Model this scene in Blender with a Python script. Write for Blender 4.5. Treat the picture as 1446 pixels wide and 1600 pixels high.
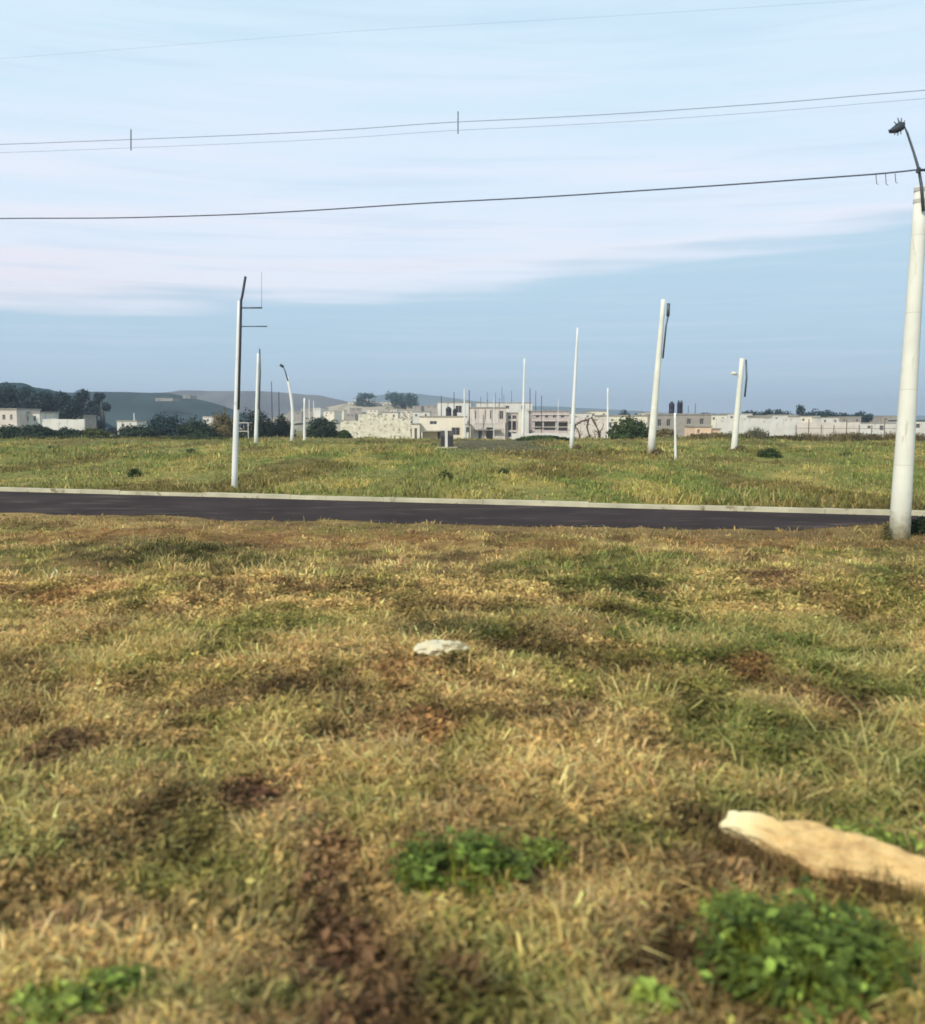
import bpy, math, random
import numpy as np
from mathutils import Vector
random.seed(7); rng = np.random.default_rng(7)
R = math.radians
for o in list(bpy.data.objects): bpy.data.objects.remove(o)
scene = bpy.context.scene
col = scene.collection

# ------------------------------------------------------------------ camera
FOC = 1500.0; CU, CV = 723.0, 800.0; CAMH = 2.0
PITCH = math.atan(145 / FOC)
cam_d = bpy.data.cameras.new('camera'); cam = bpy.data.objects.new('camera', cam_d); col.objects.link(cam)
cam.location = (0, 0, CAMH); cam.rotation_euler = (R(90) - PITCH, 0, 0)
cam_d.sensor_fit = 'VERTICAL'; cam_d.sensor_height = 36; cam_d.lens = FOC / 1600 * 36
cam_d.clip_start = 0.05; cam_d.clip_end = 20000
cam_d.dof.use_dof = True; cam_d.dof.focus_distance = 34; cam_d.dof.aperture_fstop = 1.5
scene.camera = cam
scene.render.resolution_x, scene.render.resolution_y = 925, 1024
scene.cycles.pixel_filter_type = 'GAUSSIAN'
scene.cycles.filter_width = 1.9
scene.cycles.max_bounces = 6; scene.cycles.volume_bounces = 0
scene.cycles.transparent_max_bounces = 4
scene.view_settings.view_transform = 'Standard'; scene.view_settings.look = 'None'
scene.view_settings.gamma = 1.0; scene.view_settings.exposure = 0.12

def P(u, v, D):
    """the point seen at photo pixel (u,v) at depth y = D"""
    dx = (u - CU) / FOC; dz = (CV - v) / FOC
    d = Vector((dx, math.cos(PITCH) + dz * math.sin(PITCH), -math.sin(PITCH) + dz * math.cos(PITCH)))
    s = D / d.y
    return Vector((d.x * s, D, CAMH + d.z * s))
def G(u, v, z=0.0):
    dx = (u - CU) / FOC; dz = (CV - v) / FOC
    d = Vector((dx, math.cos(PITCH) + dz * math.sin(PITCH), -math.sin(PITCH) + dz * math.cos(PITCH)))
    s = (z - CAMH) / d.z
    return Vector((d.x * s, d.y * s, z))

# ------------------------------------------------------------------ sun and sky
SUN_EL, SUN_AZ = R(38), R(216)          # azimuth clockwise from +Y: behind the camera, to the left
sd = bpy.data.lights.new('sun', 'SUN'); sd.energy = 3.2; sd.angle = R(0.6); sd.color = (1.0, 0.93, 0.80)
sun = bpy.data.objects.new('sun', sd); col.objects.link(sun)
sv = Vector((math.sin(SUN_AZ) * math.cos(SUN_EL), math.cos(SUN_AZ) * math.cos(SUN_EL), math.sin(SUN_EL)))
sun.rotation_euler = sv.to_track_quat('Z', 'Y').to_euler(); sun.location = (0, 0, 30)

W = bpy.data.worlds.new('World'); scene.world = W; W.use_nodes = True
nt = W.node_tree; N = nt.nodes; L = nt.links
for n in list(N): N.remove(n)
def nd(N, t, **k):
    n = N.new(t)
    for a, b in k.items(): setattr(n, a, b)
    return n
def math_n(N, L, op, a, b=None, clamp=False):
    m = N.new('ShaderNodeMath'); m.operation = op; m.use_clamp = clamp
    for i, x in enumerate((a, b)):
        if x is None: continue
        if isinstance(x, (int, float)): m.inputs[i].default_value = x
        else: L.new(x, m.inputs[i])
    return m.outputs[0]
def lin(c):
    c = c / 255.0
    return c / 12.92 if c <= 0.04045 else ((c + 0.055) / 1.055) ** 2.4
def LC(r, g, b, k=1.0): return (lin(r) * k, lin(g) * k, lin(b) * k, 1.0)

out = N.new('ShaderNodeOutputWorld')
sky = nd(N, 'ShaderNodeTexSky', sky_type='NISHITA', sun_disc=False, sun_elevation=SUN_EL, sun_rotation=SUN_AZ)
sky.air_density = 1.0; sky.dust_density = 1.5
bgS = N.new('ShaderNodeBackground'); L.new(sky.outputs[0], bgS.inputs[0]); bgS.inputs[1].default_value = 0.10
tc = N.new('ShaderNodeTexCoord'); sep = N.new('ShaderNodeSeparateXYZ'); L.new(tc.outputs['Generated'], sep.inputs[0])
mp = N.new('ShaderNodeMapping'); L.new(tc.outputs['Generated'], mp.inputs[0]); mp.inputs['Scale'].default_value = (1.6, 1.6, 22)
nz = N.new('ShaderNodeTexNoise'); L.new(mp.outputs[0], nz.inputs['Vector']); nz.inputs['Scale'].default_value = 2.2; nz.inputs['Detail'].default_value = 5
nz.inputs['Roughness'].default_value = 0.45
nf = math_n(N, L, 'SUBTRACT', nz.outputs[0], 0.5)
edge = math_n(N, L, 'ADD', math_n(N, L, 'MULTIPLY', sep.outputs[0], 0.08), 0.142)
e = math_n(N, L, 'SUBTRACT', sep.outputs[2], edge)
e = math_n(N, L, 'ADD', e, math_n(N, L, 'MULTIPLY', nf, 0.085))
cm = N.new('ShaderNodeMapRange'); cm.interpolation_type = 'SMOOTHSTEP'
L.new(e, cm.inputs[0]); cm.inputs[1].default_value = -0.012; cm.inputs[2].default_value = 0.014
# high bright cloud sheet, paler just above its lower edge
rampU = N.new('ShaderNodeValToRGB')
e2 = math_n(N, L, 'ADD', sep.outputs[2], math_n(N, L, 'MULTIPLY', nf, 0.30))
mr = N.new('ShaderNodeMapRange'); L.new(e2, mr.inputs[0]); mr.inputs[1].default_value = 0.10; mr.inputs[2].default_value = 0.60
L.new(mr.outputs[0], rampU.inputs[0])
el = rampU.color_ramp.elements
el[0].position = 0.0; el[0].color = LC(231, 228, 238)
el[1].position = 1.0; el[1].color = LC(178, 205, 224)
for p, c in ((0.13, (226, 231, 243)), (0.30, (214, 229, 244)), (0.48, (205, 227, 241)), (0.66, (192, 219, 235))):
    x = el.new(p); x.color = LC(*c)
# low grey-blue cloud bank
rampL = N.new('ShaderNodeValToRGB')
mr2 = N.new('ShaderNodeMapRange'); L.new(math_n(N, L, 'ADD', sep.outputs[2], math_n(N, L, 'MULTIPLY', nf, 0.12)), mr2.inputs[0])
mr2.inputs[1].default_value = 0.0; mr2.inputs[2].default_value = 0.15
L.new(mr2.outputs[0], rampL.inputs[0])
el = rampL.color_ramp.elements
el[0].position = 0.0; el[0].color = LC(174, 200, 224)
el[1].position = 1.0; el[1].color = LC(178, 206, 224)
x = el.new(0.45); x.color = LC(172, 201, 221)
x = el.new(0.75); x.color = LC(175, 203, 223)
mpS = N.new('ShaderNodeMapping'); L.new(tc.outputs['Generated'], mpS.inputs[0]); mpS.inputs['Scale'].default_value = (2.2, 2.2, 55); mpS.inputs['Location'].default_value = (3, 1, 0)
nS = N.new('ShaderNodeTexNoise'); L.new(mpS.outputs[0], nS.inputs['Vector']); nS.inputs['Scale'].default_value = 2.0; nS.inputs['Detail'].default_value = 6; nS.inputs['Roughness'].default_value = .55
mS = N.new('ShaderNodeMapRange'); mS.interpolation_type = 'SMOOTHSTEP'; L.new(nS.outputs[0], mS.inputs[0]); mS.inputs[1].default_value = .44; mS.inputs[2].default_value = .74; mS.inputs[4].default_value = .32
mxS = nd(N, 'ShaderNodeMix', data_type='RGBA'); L.new(mS.outputs[0], mxS.inputs['Factor']); L.new(rampL.outputs[0], mxS.inputs[6]); mxS.inputs[7].default_value = LC(204, 220, 234)
mS2 = N.new('ShaderNodeMapRange'); mS2.interpolation_type = 'SMOOTHSTEP'; L.new(nS.outputs[0], mS2.inputs[0]); mS2.inputs[1].default_value = .5; mS2.inputs[2].default_value = .72; mS2.inputs[4].default_value = .35
mxU = nd(N, 'ShaderNodeMix', data_type='RGBA'); L.new(mS2.outputs[0], mxU.inputs['Factor']); L.new(rampU.outputs[0], mxU.inputs[6]); mxU.inputs[7].default_value = LC(192, 212, 232)
mx = nd(N, 'ShaderNodeMix', data_type='RGBA'); L.new(cm.outputs[0], mx.inputs['Factor'])
L.new(mxS.outputs[2], mx.inputs[6]); L.new(mxU.outputs[2], mx.inputs[7])
bgC = N.new('ShaderNodeBackground'); L.new(mx.outputs[2], bgC.inputs[0]); bgC.inputs[1].default_value = 1.12
ms = N.new('ShaderNodeMixShader'); ms.inputs[0].default_value = 0.90
L.new(bgS.outputs[0], ms.inputs[1]); L.new(bgC.outputs[0], ms.inputs[2]); L.new(ms.outputs[0], out.inputs[0])

# ------------------------------------------------------------------ noise in numpy
def _h(ix, iy, s):
    n = (ix.astype(np.int64) * 374761393 + iy.astype(np.int64) * 668265263 + s * 982451653) & 0xffffffff
    n = ((n ^ (n >> 13)) * 1274126177) & 0xffffffff
    return ((n ^ (n >> 16)) & 0xffffff) / float(0xffffff)
def vnoise(x, y, s=0):
    x = np.asarray(x, float); y = np.asarray(y, float)
    ix = np.floor(x); iy = np.floor(y); fx = x - ix; fy = y - iy
    fx = fx * fx * (3 - 2 * fx); fy = fy * fy * (3 - 2 * fy)
    a = _h(ix, iy, s); b = _h(ix + 1, iy, s); c = _h(ix, iy + 1, s); d = _h(ix + 1, iy + 1, s)
    return (a * (1 - fx) + b * fx) * (1 - fy) + (c * (1 - fx) + d * fx) * fy
def fbm(x, y, sc, s=0, oc=4):
    t = 0; a = 1; w = 0
    for i in range(oc):
        t = t + a * vnoise(np.asarray(x) / sc + 17.3 * i, np.asarray(y) / sc - 9.1 * i, s + i); w += a; a *= 0.5; sc *= 0.5
    return t / w
def sstep(a, b, x):
    t = np.clip((np.asarray(x, float) - a) / (b - a), 0, 1); return t * t * (3 - 2 * t)

# ------------------------------------------------------------------ terrain shape
SH = 0.31; KF = 22.65                          # the far kerb is the line y + SH*x = KF
def d_near(x): return 18.15 + 0.093 * np.asarray(x, float)
def ragged(x): x = np.asarray(x, float); return d_near(x) + (fbm(x, x * 0 + 3., 2.2, 3) - .5) * 1.7 + (fbm(x, x * 0 + 7., .5, 4) - .5) * .55 + 2.0 * sstep(5.6, 8.6, x)
def gz(x, y):
    x = np.asarray(x, float); y = np.asarray(y, float)
    d = y + SH * x
    near = 1 - sstep(-2.4, -0.9, d - d_near(x) - 2.0 * sstep(6.6, 9.6, x))
    far = sstep(KF + 0.6, KF + 4, d)
    lump = (fbm(x, y, 2.8, 1) - 0.5) * 0.22 + (fbm(x, y, 0.5, 5, 3) - 0.5) * 0.16
    lumf = (fbm(x, y, 7, 9) - 0.5) * 0.55 + (fbm(x, y, 22, 19) - .5) * .5 * sstep(45, 80, y)
    z = near * lump + far * lumf * sstep(200, 120, y)
    z = z + 0.10 * sstep(KF + 0.02, KF + 0.16, d)
    z = z + 0.16 * sstep(26, 60, y) * far
    z = z - 2.1 * sstep(82, 135, y)
    return z
def gz1(x, y): return float(gz(np.array([x]), np.array([y]))[0])

def K(r, g, b, k=0.8): return np.array([lin(r) * k, lin(g) * k, lin(b) * k])
TAN = K(214, 184, 120, .88); OLI = K(158, 150, 80, .86); GRN = K(126, 138, 68, .86); RED = K(132, 96, 74, .8); DRK = K(112, 88, 56)
ORG = K(176, 134, 84); STR = K(206, 180, 118); FGR = K(156, 154, 88)
DGR = K(72, 82, 38)
# patches of the field, (u, v, half width, half height, colour, height of the growth)
PT = [(250, 866, 120, 26, DGR, 1.9), (385, 890, 80, 26, DGR, 1.8), (225, 935, 70, 26, OLI, 1.5), (130, 925, 90, 24, ORG, .5),
      (300, 838, 420, 14, ORG, .5), (560, 845, 160, 16, ORG, .6), (950, 898, 170, 38, GRN, 1.5), (1000, 925, 90, 14, DGR, 1.2), (1230, 915, 90, 22, RED, .5),
      (860, 855, 90, 12, ORG, .5), (1180, 850, 160, 16, ORG, .7), (1380, 940, 90, 50, OLI, 1.4), (560, 915, 60, 10, DRK, 1),
      (700, 998, 100, 22, DGR, 1.6), (950, 990, 70, 26, DRK, 1), (470, 1085, 80, 36, DRK, .8), (40, 1090, 90, 40, DRK, 1.2),
      (540, 1140, 90, 28, DRK, .8), (1350, 1040, 150, 100, GRN, 1.3), (1100, 1090, 150, 60, OLI, 1.2), (770, 1090, 120, 45, TAN, 1),
      (100, 1165, 70, 40, RED, .6), (230, 1220, 70, 45, DRK, .8), (420, 1240, 70, 40, RED, .5), (640, 1140, 60, 30, RED, .35), (400, 1225, 50, 28, RED, .4), (450, 1275, 80, 40, RED, .25), (510, 1345, 90, 70, RED, .2), (540, 1440, 90, 60, RED, .2), (550, 1530, 140, 85, RED, .12), (560, 1620, 120, 60, RED, .12),
      (150, 1430, 120, 26, RED, .6), (600, 1180, 90, 60, TAN, 1.1), (140, 1250, 110, 60, TAN, 1.1), (330, 1330, 120, 70, OLI, 1.1), (960, 1420, 130, 100, TAN, 1.0),
      (860, 1220, 180, 70, TAN, 1), (1180, 1050, 60, 30, ORG, 1), (1200, 1170, 150, 60, GRN, 1.3), (1080, 1000, 160, 40, GRN, 1.1), (380, 985, 160, 35, GRN, 1.0), (1380, 900, 80, 30, GRN, 1.2), (1080, 1290, 80, 50, DRK, .9), (1380, 1210, 90, 60, GRN, 1.3), (300, 1560, 200, 40, GRN, 1.2),
      (1400, 1560, 70, 70, OLI, 1.1), (1130, 1420, 40, 60, DRK, .8), (720, 1540, 60, 50, RED, .5), (820, 1500, 80, 60, OLI, 1), (250, 1010, 160, 30, OLI, 1), (620, 1060, 60, 30, ORG, .7), (660, 1150, 50, 40, ORG, .6),
      (430, 970, 200, 22, OLI, .8), (730, 940, 120, 30, TAN, 1), (60, 990, 90, 30, TAN, 1)]
PTW = []
for u, v, hu, hv, c, hh in PT:
    g = G(u, v); a = G(u, v - hv); b = G(u, v + hv)
    PTW.append((g.x, (a.y + b.y) / 2, hu * g.y / FOC, abs(a.y - b.y) / 2, c, hh))
def colmap(x, y):
    x = np.asarray(x, float); y = np.asarray(y, float); n = len(x)
    d = y + SH * x
    c = np.zeros((n, 3)); hm = np.ones(n)
    s = 1.0
    a = fbm(x / s, y / s, 1.3, 20)[:, None]; b = fbm(x / s, y / s, .45, 30)[:, None]
    wt = sstep(.34, .58, b * .6 + a * .4 - .05 * np.clip(x / np.maximum(y * .5, 1), -1.5, 1.5)[:, None]); c = OLI * (1 - wt) + TAN * wt
    w = sstep(.54, .66, fbm(x / s, y / s, 1.6, 40))[:, None]; c = c * (1 - w * .65) + GRN * w * .65
    w = sstep(.60, .70, fbm(x / s, y / s, .8, 50))[:, None]; c = c * (1 - w * .55) + RED * w * .55
    w = sstep(.58, .66, fbm(x / s, y / s, .7, 60))[:, None]; c = c * (1 - w * .7) + DRK * w * .7
    jx = (fbm(x, y, .5, 70) - .5); jy = (fbm(x, y, .5, 75) - .5)
    for px, py, rx, ry, pc, hh in PTW:
        r = np.sqrt(((x - px) / rx + jx * 1.5) ** 2 + ((y - py) / ry + jy * 1.5) ** 2)
        w = (1 - sstep(.45, 1.15, r)) * (.80 if hh < .45 else .78)
        c = c * (1 - w[:, None]) + pc * w[:, None]; hm = hm * (1 - w) + hh * w
    q = (fbm(x, y, .42, 210, 3) - .5) * 2 + (fbm(x, y, .16, 214, 2) - .5) * 1.1
    q = q * (1 - sstep(9, 20, y) * .6)
    c = c * np.exp(q * 1.05)[:, None]; hm = hm * np.clip(1 + q * .9, .25, 1.6); w = np.clip(q * 1.6, 0, .68)[:, None]; c = c * (1 - w) + STR * w
    # trodden strip along the road
    w = sstep(-2.2, -.5, d - d_near(x))[:, None] * (fbm(x, y, 1.2, 80)[:, None] * .9 + .2); w = np.clip(w, 0, 1)
    c = c * (1 - w) + K(158, 132, 88) * w
    # the greener field beyond the road
    f = sstep(KF - .5, KF + .5, d)[:, None]
    a = fbm(x, y * .35, 5, 90)[:, None]; b = fbm(x, y * .4, 1.6, 95)[:, None]
    fc = FGR * 1.0
    wt = sstep(.40, .60, a); fc = fc * (1 - wt) + K(140, 148, 78) * wt
    wt = sstep(.50, .64, b); fc = fc * (1 - .8 * wt) + K(196, 178, 104) * .8 * wt
    wt = sstep(.52, .62, fbm(x, y * .35, 3, 99))[:, None]; fc = fc * (1 - .75 * wt) + K(128, 112, 62) * .75 * wt; hf = 1 + (fbm(x, y * .5, 2.2, 130) - .5) * 2.4 * f[:, 0]; hm = hm * np.clip(hf, .3, 2.4)
    wt = sstep(58, 80, y)[:, None] * .55; fc = fc * (1 - wt) + K(140, 132, 78) * wt
    c = c * (1 - f) + fc * f
    # bare grey lot in front of the houses
    q = P(765, 703, 62); r = np.sqrt(((x - q.x) / 4.2 + jx) ** 2 + ((y - 66) / 20 + jy) ** 2)
    w = ((1 - sstep(.6, 1.2, r)) * .85)[:, None]; c = c * (1 - w) + K(112, 108, 84) * w; hm = hm * (1 - .8 * w[:, 0])
    return c, hm

# ------------------------------------------------------------------ mesh helpers
def link(o, parent=None):
    col.objects.link(o)
    if parent is not None: o.parent = parent
    return o
def tag(o, label=None, cat=None, group=None, kind=None):
    if label: o['label'] = label
    if cat: o['category'] = cat
    if group: o['group'] = group
    if kind: o['kind'] = kind
    return o
def empty(name, loc=(0, 0, 0), rz=0, label=None, cat=None, group=None):
    o = bpy.data.objects.new(name, None); o.empty_display_size = .2; col.objects.link(o)
    o.location = loc; o.rotation_euler = (0, 0, rz); return tag(o, label, cat, group)
def np_mesh(name, verts, faces, mat, parent=None, cols=None, loc=None, smooth=False):
    """faces: int array (n,3) or (n,4)"""
    me = bpy.data.meshes.new(name); verts = np.asarray(verts, np.float32); faces = np.asarray(faces, np.int32)
    k = faces.shape[1]
    me.vertices.add(len(verts)); me.vertices.foreach_set('co', verts.ravel())
    me.loops.add(faces.size); me.loops.foreach_set('vertex_index', faces.ravel())
    me.polygons.add(len(faces)); me.polygons.foreach_set('loop_start', np.arange(0, faces.size, k, dtype=np.int32))
    me.polygons.foreach_set('loop_total', np.full(len(faces), k, np.int32))
    me.polygons.foreach_set('use_smooth', np.full(len(faces), smooth))
    if cols is not None:
        at = me.color_attributes.new('Col', 'FLOAT_COLOR', 'POINT')
        c4 = np.ones((len(verts), 4), np.float32); c4[:, :3] = cols; at.data.foreach_set('color', c4.ravel())
    me.update(calc_edges=True); me.materials.append(mat)
    o = bpy.data.objects.new(name, me); link(o, parent)
    if loc is not None: o.location = loc
    return o
class MB:
    def __init__(s): s.v = []; s.f = []
    def box(s, x0, x1, y0, y1, z0, z1):
        b = len(s.v)
        s.v += [(x0, y0, z0), (x1, y0, z0), (x1, y1, z0), (x0, y1, z0), (x0, y0, z1), (x1, y0, z1), (x1, y1, z1), (x0, y1, z1)]
        s.f += [tuple(b + i for i in q) for q in ((0, 3, 2, 1), (4, 5, 6, 7), (0, 1, 5, 4), (1, 2, 6, 5), (2, 3, 7, 6), (3, 0, 4, 7))]
        return s
    def tube(s, pts, rads, n=8, caps=True):
        pts = [Vector(p) for p in pts]; m = len(pts)
        if not isinstance(rads, (list, tuple)): rads = [rads] * m
        b0 = len(s.v)
        for i, p in enumerate(pts):
            t = (pts[min(i + 1, m - 1)] - pts[max(i - 1, 0)]).normalized()
            a = t.cross(Vector((0, 0, 1)) if abs(t.z) < .9 else Vector((0, 1, 0))).normalized(); c = t.cross(a)
            for k in range(n):
                th = 2 * math.pi * k / n; q = p + (a * math.cos(th) + c * math.sin(th)) * rads[i]; s.v.append(tuple(q))
        for i in range(m - 1):
            for k in range(n):
                a = b0 + i * n + k; b = b0 + i * n + (k + 1) % n
                s.f.append((a, b, b + n, a + n))
        if caps:
            s.f.append(tuple(b0 + k for k in range(n))[::-1]); s.f.append(tuple(b0 + (m - 1) * n + k for k in range(n)))
        return s
    def wall(s, x0, x1, z0, z1, y, th, holes):
        """wall in the xz plane, its face at y, thickness th towards +y, with rectangular holes"""
        xs = sorted({x0, x1, *[h[0] for h in holes], *[h[1] for h in holes]}); zs = sorted({z0, z1, *[h[2] for h in holes], *[h[3] for h in holes]})
        def hole(cx, cz): return any(h[0] < cx < h[1] and h[2] < cz < h[3] for h in holes)
        cell = {}
        for i in range(len(xs) - 1):
            for j in range(len(zs) - 1): cell[i, j] = not hole((xs[i] + xs[i + 1]) / 2, (zs[j] + zs[j + 1]) / 2)
        def q(*p): b = len(s.v); s.v.extend(p); s.f.append(tuple(range(b, b + 4)))
        for (i, j), on in cell.items():
            if not on: continue
            a, b, c, d = xs[i], xs[i + 1], zs[j], zs[j + 1]; Y = y + th
            q((a, y, c), (b, y, c), (b, y, d), (a, y, d)); q((b, Y, c), (a, Y, c), (a, Y, d), (b, Y, d))
            if not cell.get((i - 1, j)): q((a, Y, c), (a, y, c), (a, y, d), (a, Y, d))
            if not cell.get((i + 1, j)): q((b, y, c), (b, Y, c), (b, Y, d), (b, y, d))
            if not cell.get((i, j - 1)): q((a, Y, c), (b, Y, c), (b, y, c), (a, y, c))
            if not cell.get((i, j + 1)): q((a, y, d), (b, y, d), (b, Y, d), (a, Y, d))
        return s
    def build(s, name, mat, parent=None, smooth=False, bevel=0):
        me = bpy.data.meshes.new(name); me.from_pydata(s.v, [], s.f); me.materials.append(mat)
        if smooth:
            for p in me.polygons: p.use_smooth = len(p.vertices) == 4
        me.update(); o = bpy.data.objects.new(name, me); link(o, parent)
        if bevel:
            m = o.modifiers.new('bevel', 'BEVEL'); m.width = bevel; m.segments = 2; m.limit_method = 'ANGLE'
        return o

# ------------------------------------------------------------------ materials
def mat_new(name):
    m = bpy.data.materials.new(name); m.use_nodes = True; t = m.node_tree; b = t.nodes['Principled BSDF']
    return m, t.nodes, t.links, b
def mat_plain(name, c, rough=.8, var=.25, scale=3.0, metal=0, stain=None, bump=.2, bscale=30):
    m, N, L, b = mat_new(name); b.inputs['Roughness'].default_value = rough; b.inputs['Metallic'].default_value = metal
    b.inputs['Specular IOR Level'].default_value = .3
    tc = N.new('ShaderNodeTexCoord'); n = N.new('ShaderNodeTexNoise'); n.inputs['Scale'].default_value = scale; n.inputs['Detail'].default_value = 8
    L.new(tc.outputs['Object'], n.inputs['Vector'])
    r = N.new('ShaderNodeValToRGB'); L.new(n.outputs[0], r.inputs[0])
    e = r.color_ramp.elements; e[0].position = .3; e[1].position = .7
    e[0].color = tuple(x * (1 - var) for x in c[:3]) + (1,); e[1].color = tuple(min(1, x * (1 + var * .5)) for x in c[:3]) + (1,)
    o = r.outputs[0]
    if stain:
        n2 = N.new('ShaderNodeTexNoise'); n2.inputs['Scale'].default_value = stain[1]; n2.inputs['Detail'].default_value = 10; n2.inputs['Roughness'].default_value = .65
        mp = N.new('ShaderNodeMapping'); mp.inputs['Scale'].default_value = stain[3] if len(stain) > 3 else (1, 1, 1)
        L.new(tc.outputs['Object'], mp.inputs[0]); L.new(mp.outputs[0], n2.inputs['Vector'])
        mr = N.new('ShaderNodeMapRange'); L.new(n2.outputs[0], mr.inputs[0]); mr.inputs[1].default_value = stain[2]; mr.inputs[2].default_value = stain[2] + .08
        x = nd(N, 'ShaderNodeMix', data_type='RGBA'); L.new(mr.outputs[0], x.inputs['Factor']); L.new(o, x.inputs[6]); x.inputs[7].default_value = tuple(stain[0][:3]) + (1,)
        o = x.outputs[2]
    L.new(o, b.inputs['Base Color'])
    bn = N.new('ShaderNodeTexNoise'); bn.inputs['Scale'].default_value = bscale; bn.inputs['Detail'].default_value = 6; L.new(tc.outputs['Object'], bn.inputs['Vector'])
    bp = N.new('ShaderNodeBump'); bp.inputs['Strength'].default_value = bump; bp.inputs['Distance'].default_value = .02
    L.new(bn.outputs[0], bp.inputs['Height']); L.new(bp.outputs[0], b.inputs['Normal'])
    return m
def mat_leaf(name, trans=.3, rough=.6):
    m, N, L, b = mat_new(name)
    at = nd(N, 'ShaderNodeAttribute', attribute_name='Col')
    b.inputs['Roughness'].default_value = rough; b.inputs['Specular IOR Level'].default_value = .2; L.new(at.outputs[0], b.inputs['Base Color'])
    tr = N.new('ShaderNodeBsdfTranslucent'); L.new(at.outputs[0], tr.inputs[0])
    mx = N.new('ShaderNodeMixShader'); mx.inputs[0].default_value = trans
    o = N['Material Output']; L.new(b.outputs[0], mx.inputs[1]); L.new(tr.outputs[0], mx.inputs[2]); L.new(mx.outputs[0], o.inputs[0])
    return m
M_grass = mat_leaf('dry_grass', .25, .75); M_leaf = mat_leaf('leaves', .25, .6)
# ground: colour attribute broken up by fine noise
m, N_, L_, b_ = mat_new('field_soil'); M_soil = m
at = nd(N_, 'ShaderNodeAttribute', attribute_name='Col'); tcx = N_.new('ShaderNodeTexCoord')
n1 = N_.new('ShaderNodeTexNoise'); n1.inputs['Scale'].default_value = 9; n1.inputs['Detail'].default_value = 10; n1.inputs['Roughness'].default_value = .7; L_.new(tcx.outputs['Object'], n1.inputs['Vector'])
r1 = N_.new('ShaderNodeValToRGB'); L_.new(n1.outputs[0], r1.inputs[0]); e_ = r1.color_ramp.elements
e_[0].position = .32; e_[0].color = (.42, .38, .34, 1); e_[1].position = .68; e_[1].color = (1.15, 1.1, 1.0, 1)
mm = nd(N_, 'ShaderNodeMix', data_type='RGBA', blend_type='MULTIPLY'); mm.inputs['Factor'].default_value = 1
L_.new(at.outputs[0], mm.inputs[6]); L_.new(r1.outputs[0], mm.inputs[7]); L_.new(mm.outputs[2], b_.inputs['Base Color'])
b_.inputs['Roughness'].default_value = .95; b_.inputs['Specular IOR Level'].default_value = .1
bp_ = N_.new('ShaderNodeBump'); bp_.inputs['Strength'].default_value = .6; bp_.inputs['Distance'].default_value = .04; L_.new(n1.outputs[0], bp_.inputs['Height']); L_.new(bp_.outputs[0], b_.inputs['Normal'])
M_asph = mat_plain('asphalt', LC(62, 52, 50), 1.0, .35, .6, stain=(LC(92, 80, 72), .5, .56, (1, 4, 1)), bump=.5, bscale=60)
M_asph.node_tree.nodes['Principled BSDF'].inputs['Specular IOR Level'].default_value = .08
M_kerb = mat_plain('kerb_concrete', LC(208, 200, 170, .85), .9, .3, 1.2, stain=(LC(132, 120, 88), 2.2, .56), bump=.4)
M_pole = mat_plain('pole_concrete', LC(234, 232, 216, .90), .85, .10, 2.0, stain=(LC(186, 182, 160), 2.2, .60, (4, 4, .5)), bump=.25, bscale=40)
# splashed soil on the foot and thin casting rings up the shaft
_t = M_pole.node_tree; _b = _t.nodes['Principled BSDF']; _src = _b.inputs['Base Color'].links[0].from_socket
_tc = _t.nodes.new('ShaderNodeTexCoord'); _sp = _t.nodes.new('ShaderNodeSeparateXYZ'); _t.links.new(_tc.outputs['Object'], _sp.inputs[0])
_n = _t.nodes.new('ShaderNodeTexNoise'); _n.inputs['Scale'].default_value = 9; _n.inputs['Detail'].default_value = 8; _t.links.new(_tc.outputs['Object'], _n.inputs['Vector'])
_z = math_n(_t.nodes, _t.links, 'ADD', _sp.outputs[2], math_n(_t.nodes, _t.links, 'MULTIPLY', _n.outputs[0], -.9))
_m = _t.nodes.new('ShaderNodeMapRange'); _t.links.new(_z, _m.inputs[0]); _m.inputs[1].default_value = .02; _m.inputs[2].default_value = -.42; _m.inputs[4].default_value = .8
_x = nd(_t.nodes, 'ShaderNodeMix', data_type='RGBA'); _t.links.new(_m.outputs[0], _x.inputs['Factor']); _t.links.new(_src, _x.inputs[6]); _x.inputs[7].default_value = LC(150, 138, 96)
_r = math_n(_t.nodes, _t.links, 'FRACT', math_n(_t.nodes, _t.links, 'MULTIPLY', _sp.outputs[2], .8)); _g = math_n(_t.nodes, _t.links, 'LESS_THAN', _r, .012)
_y = nd(_t.nodes, 'ShaderNodeMix', data_type='RGBA'); _t.links.new(math_n(_t.nodes, _t.links, 'MULTIPLY', _g, .25), _y.inputs['Factor']); _t.links.new(_x.outputs[2], _y.inputs[6]); _y.inputs[7].default_value = LC(140, 134, 112)
_t.links.new(_y.outputs[2], _b.inputs['Base Color'])
M_pole2 = mat_plain('far_pole_concrete', LC(236, 236, 230, .90), .85, .10, 1.0, bump=.1)
M_steel = mat_plain('galvanised_steel', LC(96, 102, 108), .5, .2, 6, metal=.5)
M_dark = mat_plain('dark_fitting', LC(58, 62, 68), .6, .2, 8)
M_wire = mat_plain('cable_sheath', LC(62, 66, 76), .7, .1, 2)
M_wire2 = mat_plain('aluminium_conductor', LC(128, 140, 156), .6, .1, 2)
M_tank = mat_plain('black_polyethylene', LC(44, 44, 50), .5, .1, 3)
M_cream = mat_plain('cream_render', LC(236, 226, 204, .92), .9, .12, .6, stain=(LC(176, 164, 140), .8, .60, (1, 1, .5)), bump=.1)
M_white = mat_plain('white_render', LC(228, 224, 214, .88), .9, .14, .6, stain=(LC(168, 162, 148), 1.3, .56, (1, 1, .5)), bump=.1)
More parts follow.
